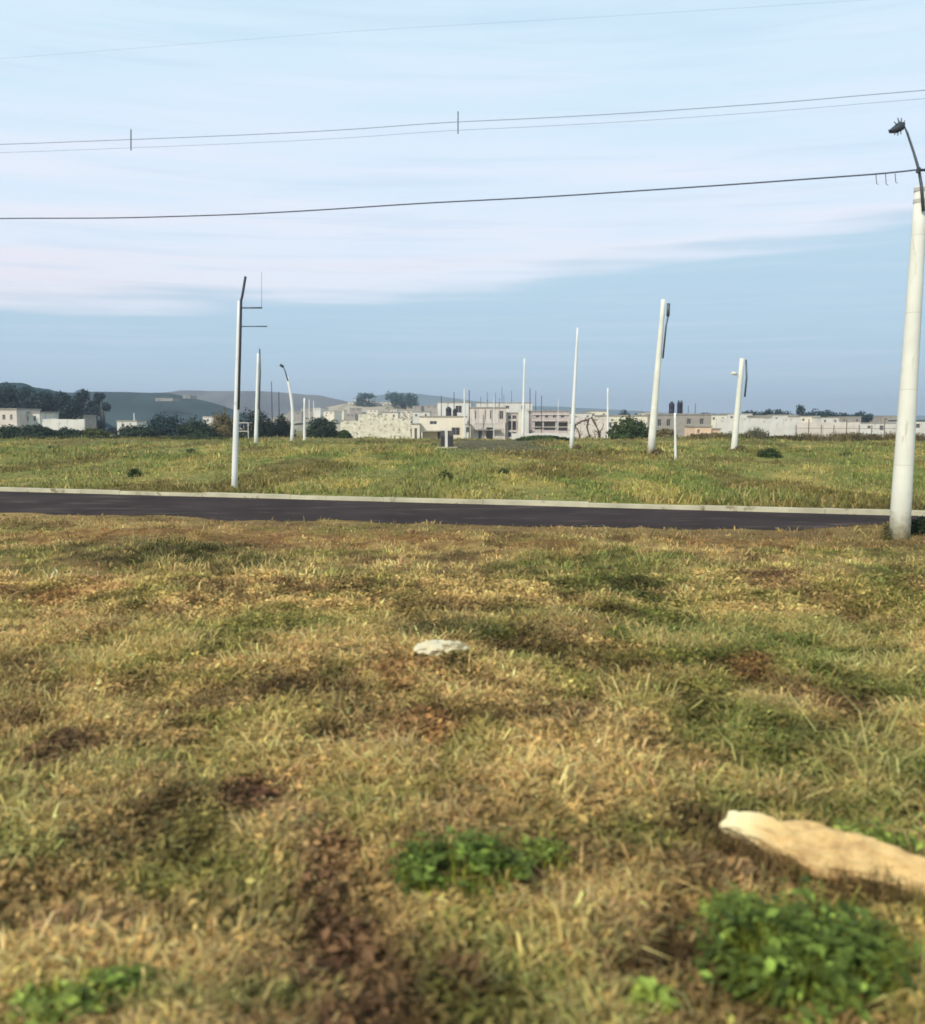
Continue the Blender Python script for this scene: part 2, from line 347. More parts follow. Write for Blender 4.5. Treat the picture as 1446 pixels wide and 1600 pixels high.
M_pink = mat_plain('pinkish_render', LC(218, 206, 194, .95), .9, .15, .8, stain=(LC(150, 130, 118), 1.2, .58, (2.5, 2.5, .25)), bump=.1)
M_mauve = mat_plain('mauve_block', LC(196, 182, 178, .95), .9, .2, 1.0, stain=(LC(110, 92, 92), 1.4, .58), bump=.1)
M_peach = mat_plain('peach_render', LC(232, 200, 168, .95), .9, .1, .8, bump=.1)
M_rubble = mat_plain('limestone_rubble', LC(230, 222, 198, .92), .95, .25, 1.4, stain=(LC(132, 122, 96), 1.6, .54, (1, 1, 1.3)), bump=.6, bscale=6)
M_conc = mat_plain('bare_concrete', LC(160, 152, 142), .9, .2, 1.2, stain=(LC(110, 102, 96), 1.0, .6), bump=.1)
M_open = mat_plain('shadowy_interior_glass', LC(62, 60, 62), .35, .3, 3)
M_frame = mat_plain('window_frame_paint', LC(190, 184, 176), .6, .1, 3)
M_door = mat_plain('grey_steel_door', LC(92, 88, 86), .6, .2, 3, bump=.1)
M_bark = mat_plain('bark', LC(96, 78, 62), .95, .3, 6, bump=.6)
M_rock = mat_plain('pale_rock', LC(218, 206, 172), .9, .15, 9, stain=(LC(150, 134, 98), 9, .52), bump=.8, bscale=25)
M_rustw = mat_plain('scrap_bamboo_fence', LC(120, 112, 102), .9, .3, 3)
# the long tan boulder: chalky at its left end
m, N_, L_, b_ = mat_new('tan_sandstone'); M_tanrock = m
tcx = N_.new('ShaderNodeTexCoord'); sp_ = N_.new('ShaderNodeSeparateXYZ'); L_.new(tcx.outputs['Object'], sp_.inputs[0])
n1 = N_.new('ShaderNodeTexNoise'); n1.inputs['Scale'].default_value = 7; n1.inputs['Detail'].default_value = 10; n1.inputs['Roughness'].default_value = .65; L_.new(tcx.outputs['Object'], n1.inputs['Vector'])
r1 = N_.new('ShaderNodeValToRGB'); L_.new(n1.outputs[0], r1.inputs[0]); e_ = r1.color_ramp.elements
e_[0].position = .3; e_[0].color = LC(158, 122, 80); e_[1].position = .7; e_[1].color = LC(226, 194, 136)
x_ = e_.new(.5); x_.color = LC(206, 174, 120)
mr_ = N_.new('ShaderNodeMapRange'); L_.new(math_n(N_, L_, 'ADD', sp_.outputs[0], math_n(N_, L_, 'MULTIPLY', n1.outputs[0], .25)), mr_.inputs[0])
mr_.inputs[1].default_value = -.24; mr_.inputs[2].default_value = -.44
mm = nd(N_, 'ShaderNodeMix', data_type='RGBA'); L_.new(mr_.outputs[0], mm.inputs['Factor']); L_.new(r1.outputs[0], mm.inputs[6]); mm.inputs[7].default_value = LC(240, 226, 176)
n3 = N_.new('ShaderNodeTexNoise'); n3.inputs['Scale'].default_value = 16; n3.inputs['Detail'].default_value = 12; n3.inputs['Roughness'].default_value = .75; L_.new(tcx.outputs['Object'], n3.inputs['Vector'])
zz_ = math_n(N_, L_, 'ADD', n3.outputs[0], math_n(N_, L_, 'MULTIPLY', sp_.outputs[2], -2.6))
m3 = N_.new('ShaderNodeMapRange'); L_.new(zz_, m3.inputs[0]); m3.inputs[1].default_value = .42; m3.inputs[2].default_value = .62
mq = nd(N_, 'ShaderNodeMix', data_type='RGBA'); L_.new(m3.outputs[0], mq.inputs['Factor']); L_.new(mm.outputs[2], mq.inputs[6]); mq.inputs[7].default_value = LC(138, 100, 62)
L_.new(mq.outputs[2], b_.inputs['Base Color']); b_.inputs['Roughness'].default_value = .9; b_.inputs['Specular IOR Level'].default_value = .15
n2 = N_.new('ShaderNodeTexNoise'); n2.inputs['Scale'].default_value = 14; n2.inputs['Detail'].default_value = 12; L_.new(tcx.outputs['Object'], n2.inputs['Vector'])
bp_ = N_.new('ShaderNodeBump'); bp_.inputs['Strength'].default_value = .8; bp_.inputs['Distance'].default_value = .025; L_.new(n2.outputs[0], bp_.inputs['Height']); L_.new(bp_.outputs[0], b_.inputs['Normal'])

# ------------------------------------------------------------------ ground sheet
ts = [-10.0]
while ts[-1] < 3400:
    t = ts[-1]; ts.append(t + max(.045, .014 * max(abs(t), 2.2)) if t > 1 else t + max(.05, .25 * (1 - t) ** .7))
ts = np.array(sorted([t for t in ts if abs(t - KF) > .12 and abs(t - KF - .17) > .1] + [KF + .02, KF + .17]))
nx = 420; s_ = np.linspace(-1, 1, nx); s_ = .35 * s_ + .65 * s_ ** 3
TT, SS = np.meshgrid(ts, s_, indexing='ij')
XX = SS * (14 + 1.25 * (TT + 12))
wsh = sstep(-12, 16, TT) * (1 - sstep(30, 90, TT))
YY = TT - SH * XX * wsh
XF, YF = XX.ravel(), YY.ravel(); ZF = gz(XF, YF)
gc, _ = colmap(XF, YF)
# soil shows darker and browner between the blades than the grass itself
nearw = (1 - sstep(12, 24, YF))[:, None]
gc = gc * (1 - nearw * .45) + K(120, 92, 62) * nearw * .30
nt_, nr = len(ts), nx
idx = (np.arange(nt_ - 1)[:, None] * nr + np.arange(nr - 1)[None, :]).ravel()
ground = np_mesh('ground', np.stack([XF, YF, ZF], 1), np.stack([idx, idx + 1, idx + nr + 1, idx + nr], 1), M_soil, cols=gc, smooth=True)
tag(ground, kind='structure')

# road
xs_ = np.arange(-52, 48, .12); vs = []; fs = []
for i, x in enumerate(xs_):
    dn = float(ragged(np.array([x]))[0])
    yn = dn - SH * x; yf = KF - SH * x
    for k in range(5):
        vs.append((x, yn + (yf - yn) * k / 4, .006 + (.02 * math.sin(math.pi * k / 4) if k else 0)))
    if i:
        for k in range(4): a = (i - 1) * 5 + k; fs.append((a, a + 5, a + 6, a + 1))
road = MB(); road.v = vs; road.f = fs; tag(road.build('road', M_asph), kind='structure')
kb = MB(); x = -50.0
while x < 46:
    x1 = x + 2.4; h = .115 + random.uniform(-.03, .012); o_ = random.uniform(-.02, .02)
    b = len(kb.v)
    for z in (-.05, h):
        for (a, w) in ((x, o_), (x1, o_), (x1, .17 + o_), (x, .17 + o_)): kb.v.append((a, KF - SH * a + w, z))
    kb.f += [tuple(b + i for i in q) for q in ((0, 3, 2, 1), (4, 5, 6, 7), (0, 1, 5, 4), (1, 2, 6, 5), (2, 3, 7, 6), (3, 0, 4, 7))]
    x = x1 + .004
tag(kb.build('kerb', M_kerb, bevel=.006), kind='structure')

# hills
def hill(pts, D, depth, c1, c2, seed, rough=1.0, mat=None):
    us = np.array([p[0] for p in pts], float); v_ = np.array([p[1] for p in pts], float)
    U = np.linspace(us[0], us[-1], 260); V = np.interp(U, us, v_)
    X = (U - CU) / FOC * D; top = CAMH + (655 - V) * D / FOC
    rows = []
    for k, (f, h) in enumerate(((-1, 0), (-.85, .12), (-.65, .32), (-.45, .55), (-.25, .8), (-.1, .95), (0, 1), (.2, .9), (.5, .6), (1, 0))):
        nn = (fbm(X, X * 0 + k * 37., D * .02, seed, 5) - .5) * rough * D * .004 * (.3 + h)
        rows.append(np.stack([X * (1 + f * depth / D * .6), X * 0 + D + f * depth, -3 + (top + 3) * h + nn], 1))
    Vv = np.concatenate(rows); n = len(U); k = len(rows)
    idx = (np.arange(k - 1)[:, None] * n + np.arange(n - 1)[None, :]).ravel()
    nz_ = fbm(Vv[:, 0], Vv[:, 1] * .3 + Vv[:, 2] * 6, D * .03, seed + 3)[:, None]; w = sstep(.42, .6, nz_)
    o = np_mesh('hill', Vv, np.stack([idx, idx + 1, idx + n + 1, idx + n], 1), M_hill, cols=np.array(c1[:3]) * (1 - w) + np.array(c2[:3]) * w, smooth=True)
    return tag(o, kind='structure')
m, N_, L_, b_ = mat_new('hillside'); M_hill = m
at = nd(N_, 'ShaderNodeAttribute', attribute_name='Col'); L_.new(at.outputs[0], b_.inputs['Base Color']); b_.inputs['Roughness'].default_value = 1; b_.inputs['Specular IOR Level'].default_value = 0
hill([(-900, 640), (-300, 625), (-60, 614), (130, 614), (180, 612), (270, 614), (350, 634), (440, 668)], 560, 160, LC(58, 74, 74), LC(46, 60, 60), 3, .4)
hill([(-260, 650), (-120, 622), (-40, 604), (20, 599), (60, 602), (95, 612), (120, 630), (150, 650), (175, 668)], 240, 50, LC(62, 82, 86), LC(46, 62, 68), 5, 1.5)
hill([(-200, 640), (120, 622), (230, 616), (285, 611), (400, 611), (500, 618), (545, 628), (640, 650), (700, 668)], 900, 200, LC(112, 110, 108), LC(92, 92, 96), 8, .35)
hill([(380, 668), (440, 650), (520, 634), (560, 628), (610, 630), (690, 638), (760, 643), (860, 652), (940, 668)], 430, 130, LC(176, 164, 142), LC(142, 134, 114), 12, .6)
hill([(400, 650), (540, 632), (590, 618), (640, 614), (720, 624), (800, 634), (880, 636), (960, 640), (1060, 646), (1250, 648), (1500, 650), (2100, 640)], 1400, 300, LC(92, 108, 112), LC(100, 114, 116), 15, .3)

# ------------------------------------------------------------------ grass
def blades(name, X, Y, H, Wd, col_, lean, azi, mat, parent=None, zoff=0.0, z=None, floor=True):
    n = len(X); Z = (gz(X, Y) if z is None else z) + zoff
    ca, sa = np.cos(azi), np.sin(azi); th = rng.uniform(0, 2 * np.pi, n); wx, wy = np.cos(th) * Wd / 2, np.sin(th) * Wd / 2
    l1 = lean * .55; hx1 = H * .55 * np.sin(l1); hz1 = H * .55 * np.cos(l1); l2 = np.minimum(lean * 1.5, 1.9); hx2 = hx1 + H * .45 * np.sin(l2); hz2 = hz1 + H * .45 * np.cos(l2)
    V = np.empty((n, 5, 3), np.float32)
    V[:, 0] = np.stack([X - wx, Y - wy, Z - .01], 1); V[:, 1] = np.stack([X + wx, Y + wy, Z - .01], 1)
    V[:, 2] = np.stack([X + wx * .8 + ca * hx1, Y + wy * .8 + sa * hx1, Z + hz1], 1)
    V[:, 3] = np.stack([X - wx * .8 + ca * hx1, Y - wy * .8 + sa * hx1, Z + hz1], 1)
    V[:, 4] = np.stack([X + ca * hx2, Y + sa * hx2, Z + hz2], 1)
    i = np.arange(n)[:, None] * 5
    F = np.concatenate([i + np.array([[0, 1, 2]]), i + np.array([[0, 2, 3]]), i + np.array([[3, 2, 4]])], 0)
    return np_mesh(name, V.reshape(-1, 3), F, mat, parent, cols=np.repeat(col_, 5, 0))
def tufts(n, ysam, margin, per, hr, wr, spread, lean_r, sparse=None, side=.5):
    y = ysam(n); x = rng.uniform(-1, 1, n) * (y * side + margin)
    d = y + SH * x
    keep = ((d < ragged(x)) | (d > KF + .22))
    if sparse is not None: keep &= rng.random(n) < sparse(x, y, d)
    x, y = x[keep], y[keep]; n = len(x)
    c, hm = colmap(x, y)
    keep = rng.random(n) < np.clip(.35 + hm * .6, 0, 1); x, y, c, hm = x[keep], y[keep], c[keep], hm[keep]; n = len(x)
    ts_ = rng.lognormal(0, .35, n)
    tc_ = c * (rng.lognormal(0, .22, (n, 1))) * rng.normal(1, .06, (n, 3))
    dry = rng.random(n) < .10; tc_[dry] = STR * rng.uniform(.7, 1.1, (dry.sum(), 1))
    X = np.repeat(x, per); Y = np.repeat(y, per); m_ = len(X)
    az = rng.uniform(0, 2 * np.pi, m_); rr = np.abs(rng.normal(0, spread, m_)) * np.repeat(ts_, per)
    X = X + np.cos(az) * rr; Y = Y + np.sin(az) * rr
    dd = Y + SH * X; ok = (dd < ragged(X) + .10) | (dd > KF + .2)
    Hh = rng.uniform(hr[0], hr[1], m_) * np.repeat(hm * ts_, per)
    cc = np.repeat(tc_, per, 0) * rng.lognormal(0, .20, (m_, 1)) * rng.normal(1, .04, (m_, 3))
    le = rng.uniform(lean_r[0], lean_r[1], m_); ww = rng.uniform(wr[0], wr[1], m_)
    az = az + rng.normal(0, .6, m_)
    return [a[ok] for a in (X, Y, Hh, ww, np.clip(cc, .004, .9), le, az)]
def ypow(a, b, k):   # density in y ~ y^k
    def f(n):
        u = rng.random(n); return (a ** (k + 1) + u * (b ** (k + 1) - a ** (k + 1))) ** (1 / (k + 1)) if k != -1 else a * (b / a) ** u
    return f
A = tufts(24000, ypow(2.3, 9.5, .35), 1.4, 14, (.03, .11), (.006, .016), .05, (.8, 1.9))
B = tufts(11000, ypow(8.5, 20, .3), 3, 9, (.03, .09), (.012, .026), .07, (.5, 1.6), sparse=lambda x, y, d: np.where(d < KF, np.clip((ragged(x) - d) / 2.2 + .25, .2, 1), 0.0))
g1 = blades('grass', *[np.concatenate([a, b]) for a, b in zip(A, B)], M_grass)
tag(g1, 'dry tan and olive grass matted over the rough ground this side of the road', 'grass', kind='stuff')
C1 = tufts(16000, ypow(19, 50, -.4), 3, 7, (.05, .14), (.02, .045), .12, (.2, 1.2), sparse=lambda x, y, d: (d > KF) * 1.0)
C2 = tufts(15000, ypow(45, 110, -.7), 5, 6, (.08, .18), (.035, .08), .18, (.2, 1.1))
g2 = blades('field_grass', *[np.concatenate([a, b]) for a, b in zip(C1, C2)], M_grass)
tag(g2, 'green grass covering the open field between the kerb and the houses', 'grass', kind='stuff')

# leaf litter and small broad dead leaves in the foreground
def leaf_quads(name, Pn, size, nrm, col_, mat, parent=None):
    n = len(Pn); nrm = nrm / (np.linalg.norm(nrm, axis=1, keepdims=True) + 1e-9)
    t = rng.normal(size=(n, 3)); t -= nrm * (t * nrm).sum(1, keepdims=True); t /= np.linalg.norm(t, axis=1, keepdims=True) + 1e-9
    b = np.cross(nrm, t); s = size[:, None]
    V = np.empty((n, 4, 3), np.float32)
    V[:, 0] = Pn - t * s * .5; V[:, 1] = Pn + b * s * .27 + nrm * s * .08; V[:, 2] = Pn + t * s * .5 - nrm * s * .06; V[:, 3] = Pn - b * s * .27 + nrm * s * .08
    i = np.arange(n)[:, None] * 4 + np.array([[0, 1, 2, 3]])
    return np_mesh(name, V.reshape(-1, 3), i, mat, parent, cols=np.repeat(np.clip(col_, .004, .9), 4, 0))
n = 95000; y = ypow(2.3, 12, .2)(n); x = rng.uniform(-1, 1, n) * (y * .5 + 1.3); c, hm = colmap(x, y)
z = gz(x, y) + rng.uniform(.0, .05, n)
lit = leaf_quads('leaf_litter', np.stack([x, y, z], 1), rng.uniform(.02, .075, n), np.stack([rng.normal(0, .6, n), rng.normal(0, .6, n) - .2, np.ones(n)], 1), c * rng.lognormal(0, .3, (n, 1)) * np.array([1.05, .95, .9]), M_grass)
tag(lit, 'withered low leaves and stems lying among the foreground grass', 'ground cover', kind='stuff')

# ------------------------------------------------------------------ weeds, shrubs, trees
def blob(n, rx, ry, rz, seed, hole=.25, shell=.5, flat=True):
    """points in a lumpy dome"""
    r = np.random.default_rng(seed); v = r.normal(size=(n, 3)); v /= np.linalg.norm(v, axis=1, keepdims=True)
    if flat: v[:, 2] = np.abs(v[:, 2])
    az = np.arctan2(v[:, 1], v[:, 0]); lob = .5 + .85 * fbm(az * 2.2 + 7, v[:, 2] * 4, 1, seed, 4) + .12 * (r.random(n) ** 6)
    rad = (1 - shell * r.random(n) ** 1.6) * lob
    p = v * rad[:, None] * np.array([rx, ry, rz])
    keep = fbm(p[:, 0] + seed, p[:, 2] + p[:, 1] * .7, max(rx, rz) * .35, seed + 5, 3) > hole
    return p[keep], v[keep]
def clumpcol(p, base, seed, sc, amp=.35):
    q = fbm(p[:, 0] + seed * 3.1, p[:, 2] * 1.2 + p[:, 1], sc, seed + 9, 3)
    return np.asarray(base)[None] * (1 + (q - .5) * 2 * amp)[:, None] * np.random.default_rng(seed).lognormal(0, .2, (len(p), 1))
def weed(u, v, w, h, n, c, ls, label, seed):
    g = G(u, v); g.z = gz1(g.x, g.y); o = empty('weed', g, 0, label, 'weed')
    n = int(n * 1.3); p, nn = blob(n, w / 2 * 1.25, w * .46, h * 1.15, seed, .43, .95); rs = np.random.default_rng(seed + 3)
    nn = nn * .5 + np.array([0, -.1, 1.]) + np.random.default_rng(seed).normal(0, .4, nn.shape)
    p = p + rs.normal(0, 1, p.shape) * np.array([.05, .05, .012]) * w; leaf_quads('leaves', p, rs.uniform(ls * .6, ls * 2.1, len(p)), nn, clumpcol(p, c, seed, w * .12, .8) * np.where(rs.random(len(p)) < .12, 2.4, 1.0)[:, None], M_leaf, o)  # a random share of leaves coloured paler: highlights painted into the leaf colour
    m_ = n // 6; ax = rs.uniform(0, 6.28, m_); rr = w * .5 * rs.random(m_) ** .7; X = np.cos(ax) * rr; Y = np.sin(ax) * rr * .8
    blades('long_leaves', X, Y, h * rs.uniform(.5, 1.3, m_), rs.uniform(.006, .014, m_), np.clip(c[None] * rs.lognormal(.15, .4, (m_, 1)) * np.array([1.3, 1.05, .85]), 0, .9), rs.uniform(.2, 1.3, m_), ax, M_leaf, o, z=X * 0)
    st = MB(); r = random.Random(seed)
    for k in range(14):
        a = r.uniform(0, 6.28); q = r.uniform(.3, .8)
        st.tube([(0, 0, -.03), (math.cos(a) * w * .2 * q, math.sin(a) * w * .15 * q, h * .4), (math.cos(a) * w * .45 * q, math.sin(a) * w * .36 * q, h * .75 * q)], [.004, .003, .001], 5)
    st.build('stem', M_stem, o); return o
M_stem = mat_plain('weed_stem', LC(96, 110, 58), .8, .2, 20)
WG = K(118, 130, 58, 1.0); WD = K(98, 114, 48, .95); WB = K(150, 164, 74, 1.0)
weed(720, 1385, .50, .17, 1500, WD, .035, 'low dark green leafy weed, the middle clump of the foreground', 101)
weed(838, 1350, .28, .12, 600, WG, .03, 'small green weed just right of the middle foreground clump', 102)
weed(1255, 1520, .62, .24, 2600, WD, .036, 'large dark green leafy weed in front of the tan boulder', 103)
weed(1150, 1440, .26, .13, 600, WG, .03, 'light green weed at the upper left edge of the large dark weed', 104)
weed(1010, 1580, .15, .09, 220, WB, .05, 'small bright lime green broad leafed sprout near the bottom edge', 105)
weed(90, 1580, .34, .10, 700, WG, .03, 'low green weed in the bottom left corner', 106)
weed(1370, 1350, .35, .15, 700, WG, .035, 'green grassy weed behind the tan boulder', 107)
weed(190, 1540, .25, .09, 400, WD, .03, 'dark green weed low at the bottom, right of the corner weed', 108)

def bush(u, v, D, wpx, hpx, c, label, seed, n=1600, leaf=.12, hole=.24, group=None, name='bush', cat='bush', z=None):
    k = D / FOC; q = P(u, v, D); zz = gz1(q.x, D) if z is None else z
    w = wpx * k; h = (v - (v - hpx)) * k
    topz = P(u, v - hpx, D).z; h = max(.3, topz - zz)
    o = empty(name, (q.x, D, zz), 0, label, cat, group)
    p, nn = blob(n, w / 2 * 1.1, min(w / 2, h * 1.6), h * 1.08, seed, hole, .6)
    nn = nn + np.random.default_rng(seed).normal(0, .5, nn.shape) + np.array([0, 0, .3])
    leaf_quads('foliage', p, np.random.default_rng(seed + 1).uniform(leaf * .6, leaf * 1.4, len(p)), nn, clumpcol(p, c, seed, max(w, h) * .14, .8), M_leaf, o)
    st = MB(); r = random.Random(seed)
    for i in range(7):
        a = r.uniform(0, 6.28); s = r.uniform(.2, .7)
        st.tube([(math.cos(a) * w * .05, math.sin(a) * .05, -.1), (math.cos(a) * w * .15 * s, math.sin(a) * w * .1 * s, h * .4), (math.cos(a) * w * .38 * s, math.sin(a) * w * .3 * s, h * .8)], [.03, .02, .008], 5)
    st.build('stem', M_bark, o); return o
def tree(u, v, D, wpx, toppx, c, label, seed, n=2600, leaf=.22, trunkfrac=.12, group=None, hole=.1, z=None):
    k = D / FOC; q = P(u, v, D); zz = gz1(q.x, D) if z is None else z; H = P(u, toppx, D).z - zz; w = wpx * k
    o = empty('tree', (q.x, D, zz), 0, label, 'tree', group)
    r = random.Random(seed); tr = MB(); th = H * trunkfrac
    tr.tube([(0, 0, -.3), (.03 * H, 0, th), (.01 * H, 0, H * .6), (0, 0, H * .85)], [H * .03, H * .022, H * .014, H * .004], 7)
    cl = []
    for i in range(8):
        a = r.uniform(0, 6.28); s = r.uniform(.25, .42); hz_ = r.uniform(.22, .85)
        e_ = Vector((math.cos(a) * w * s, math.sin(a) * w * s, H * hz_)); tr.tube([(.02 * H, 0, th * r.uniform(.9, 1.5)), e_ * .6 + Vector((0, 0, H * .1)), e_], [H * .012, H * .008, H * .003], 5); cl.append(e_)
    tr.build('trunk', M_bark, o, smooth=True)
    cl.append(Vector((0, 0, H * .82))); pp = []; nn = []
    for i, c_ in enumerate(cl):
        rr = w * r.uniform(.24, .36); p, v_ = blob(n // len(cl), rr, rr, min(rr * r.uniform(.8, 1.1), H - c_.z + .02 * H if c_.z < H * .97 else rr), seed * 13 + i, hole, .75, False)
        pp.append(p + np.array(c_)); nn.append(v_)
    p = np.concatenate(pp); v_ = np.concatenate(nn) + np.random.default_rng(seed).normal(0, .5, (len(p), 3))
    leaf_quads('crown', p, np.random.default_rng(seed + 1).uniform(leaf * .6, leaf * 1.4, len(p)), v_, clumpcol(p, c, seed, w * .2, .45), M_leaf, o)
    return o
BD = K(58, 74, 52, .8); BG = K(72, 88, 44, .9); BB = K(122, 108, 70, .9); TB = K(52, 74, 74, .8); BO = K(92, 98, 50, .9)
# left wood: big trees at about 150 m
for i, (u, w, t, s) in enumerate(((-18, 60, 601, 'at the very left edge'), (14, 62, 597, 'second from the left edge'), (44, 58, 600, 'tallest and roundest of the left group'),
                          (72, 50, 607, 'stepping down right of the tallest tree'), (98, 44, 609, 'at the right end of the rounded left group'))):
    tree(u, 668, 150, w, t, TB, 'dark tree behind the pale left houses, ' + s, 200 + i, 7000, .42, group='trees behind the left houses', hole=.2)
tree(132, 668, 160, 40, 602, K(62, 80, 88, .8), 'tall square topped dark tree standing alone right of the rounded left trees', 210, 6000, .4, hole=.05)
tree(161, 668, 165, 20, 603, K(62, 80, 88, .8), 'narrow dark tree between the square topped tree and the dark hill', 211, 3000, .4, hole=.05)
for i, (u, v, D, w, h, c, lb) in enumerate((
    (15, 690, 82, 70, 22, BD, 'low dark bush at the far left under the pinkish house'),
    (62, 690, 84, 60, 24, BD, 'dark bush in front of the long pale wall, nearest the left edge'),
    (108, 690, 86, 56, 20, BD, 'dark bush at the right end of the long pale wall'),
    (150, 689, 90, 40, 18, BO, 'grey green shrub left of the white shed'),
    (212, 688, 92, 60, 22, BD, 'dark bush just below the white shed'),
    (262, 688, 95, 70, 38, TB, 'blue green bush mass right of the white shed'),
    (310, 688, 95, 66, 30, BD, 'dark green bush under the small white hut'),
    (350, 688, 98, 46, 42, BB, 'brownish bush left of the roadside pole'),
    (405, 688, 98, 74, 44, K(44, 56, 44), 'big almost black bush behind the pair of left poles'),
    (440, 688, 100, 40, 36, K(50, 60, 48), 'dark bush behind the bent lamp pole'),
    (505, 688, 92, 52, 34, BD, 'round dark green bush left of the rubble wall'),
    (538, 688, 90, 20, 14, BG, 'little green bush at the left foot of the rubble wall'),
    (985, 692, 80, 66, 38, BG, 'rounded green bush left of the leaning pole, in front of the cream house'),
    (1038, 690, 82, 34, 18, BB, 'small dark bush right of the leaning pole'),
    (850, 692, 78, 80, 10, BG, 'low wide green scrub under the unfinished block'),
    (1202, 724, 46, 34, 22, K(66, 84, 38), 'small round green shrub standing alone in the right field'),
    (1440, 838, 16.6, 50, 26, K(52, 66, 36), 'dark green weedy bush at the right edge behind the big pole'),
    )):
    bush(u, v, D, w, h, c, lb, 300 + i, 4200 if D > 60 else 2000, .26 if D > 60 else (.10 if D > 30 else .05))
def scrub(u0, u1, vtop, D, c, label, seed, n=1500):
    a = P(u0, 0, D).x; b = P(u1, 0, D).x; rs = np.random.default_rng(seed); x = rs.uniform(a, b, n); y = D + rs.normal(0, .7, n); cx = (a + b) / 2
    zg = gz1(cx, D); top = P(0, vtop, D).z; o = empty('scrub', (cx, D, zg), 0, label, 'scrub')
    env = .35 + .9 * fbm(x, x * 0, 1.1, seed, 4); H = np.maximum(.1, (top - gz(x, y))) * env * rs.uniform(.4, 1.25, n)
    blades('stalks', x - cx, y - D, H, rs.uniform(.04, .10, n), np.clip(c[None] * rs.lognormal(0, .35, (n, 1)), 0, .9), rs.uniform(0, .6, n), rs.uniform(0, 6.28, n), M_grass, o, z=gz(x, y) - zg)
    p = np.stack([x, y, gz(x, y) + H * rs.uniform(.1, .9, n)], 1) - np.array([cx, D, zg])
    leaf_quads('foliage', p, rs.uniform(.08, .22, n), rs.normal(size=(n, 3)), clumpcol(p, c * .8, seed, .6, .6), M_leaf, o)
for i, (u0, u1, vt, D, c, lb) in enumerate(((1096, 1172, 674, 77, BB, 'brown scrub between the peach hut and the short pole'), (1160, 1215, 668, 76, K(104, 98, 72), 'thin tall brown grey stalks right of the short pole'),
    (1205, 1275, 676, 78, K(92, 84, 50), 'dark olive scrub below the pale whitish wall'), (1268, 1345, 674, 79, BB, 'brown grassy stalks under the fence rails'), (1335, 1402, 673, 80, K(110, 96, 60), 'dry stalks at the foot of the long low white shed'),
    (545, 640, 686, 76, K(150, 138, 84), 'straw coloured stalks along the foot of the rubble wall'), (0, 170, 678, 80, K(84, 88, 58), 'dark weedy fringe along the far left field edge'), (170, 350, 680, 84, K(80, 88, 52), 'weedy fringe under the white shed and the hut'),
    (1416, 1475, 672, 80, BB, 'dry brown stalks right of the big pole'))):
    scrub(u0, u1, vt + 2, D, c, lb, 900 + i, int(13 * (u1 - u0)))
# far trees along the right skyline
for i, (u, w, t, lb) in enumerate(((1170, 26, 645, 'dark tree on the skyline just right of the short pole'), (1198, 18, 641, 'small skyline tree, left one of the blue green row'), (1214, 20, 642, 'skyline tree next to the smallest one of the row'),
     (1228, 22, 646, 'low skyline tree in the dip of the row'), (1250, 26, 632, 'tallest pointed tree of the right skyline'), (1274, 26, 642, 'skyline tree left of the fence posts'), (1296, 24, 645, 'skyline tree over the left fence rails'),
     (1316, 20, 647, 'skyline tree over the right fence rails'), (1340, 22, 646, 'skyline tree with ragged top left of the white sheds'), (1358, 18, 650, 'lowest skyline tree above the white sheds'),
     (866, 30, 640, 'dark tree row piece above the unfinished block'), (840, 18, 642, 'small dark tree left above the unfinished block'), (975, 26, 640, 'bluish tree behind the cream house'), (1002, 22, 644, 'low bluish tree between the cream house and the leaning pole'),
     (1108, 22, 645, 'dark tree behind the house with two tanks'), (572, 26, 614, 'rounded tree on the brown hillside left'), (618, 24, 612, 'dark tree clump on the brown hill top'), (640, 22, 614, 'second dark tree clump on the brown hill top'))):
    dd = 210 if u > 800 else 400
    zz = -2.0 if u > 800 else float(P(u, 640, dd).z)
    tree(u, 665, dd, w * 1.15, t - (4 if u > 1150 else 0), TB * (1.2 if u > 800 else 2.0), lb, 400 + i, 1400, .5 if u > 800 else .8, .2, group='small trees on the skyline', z=zz)

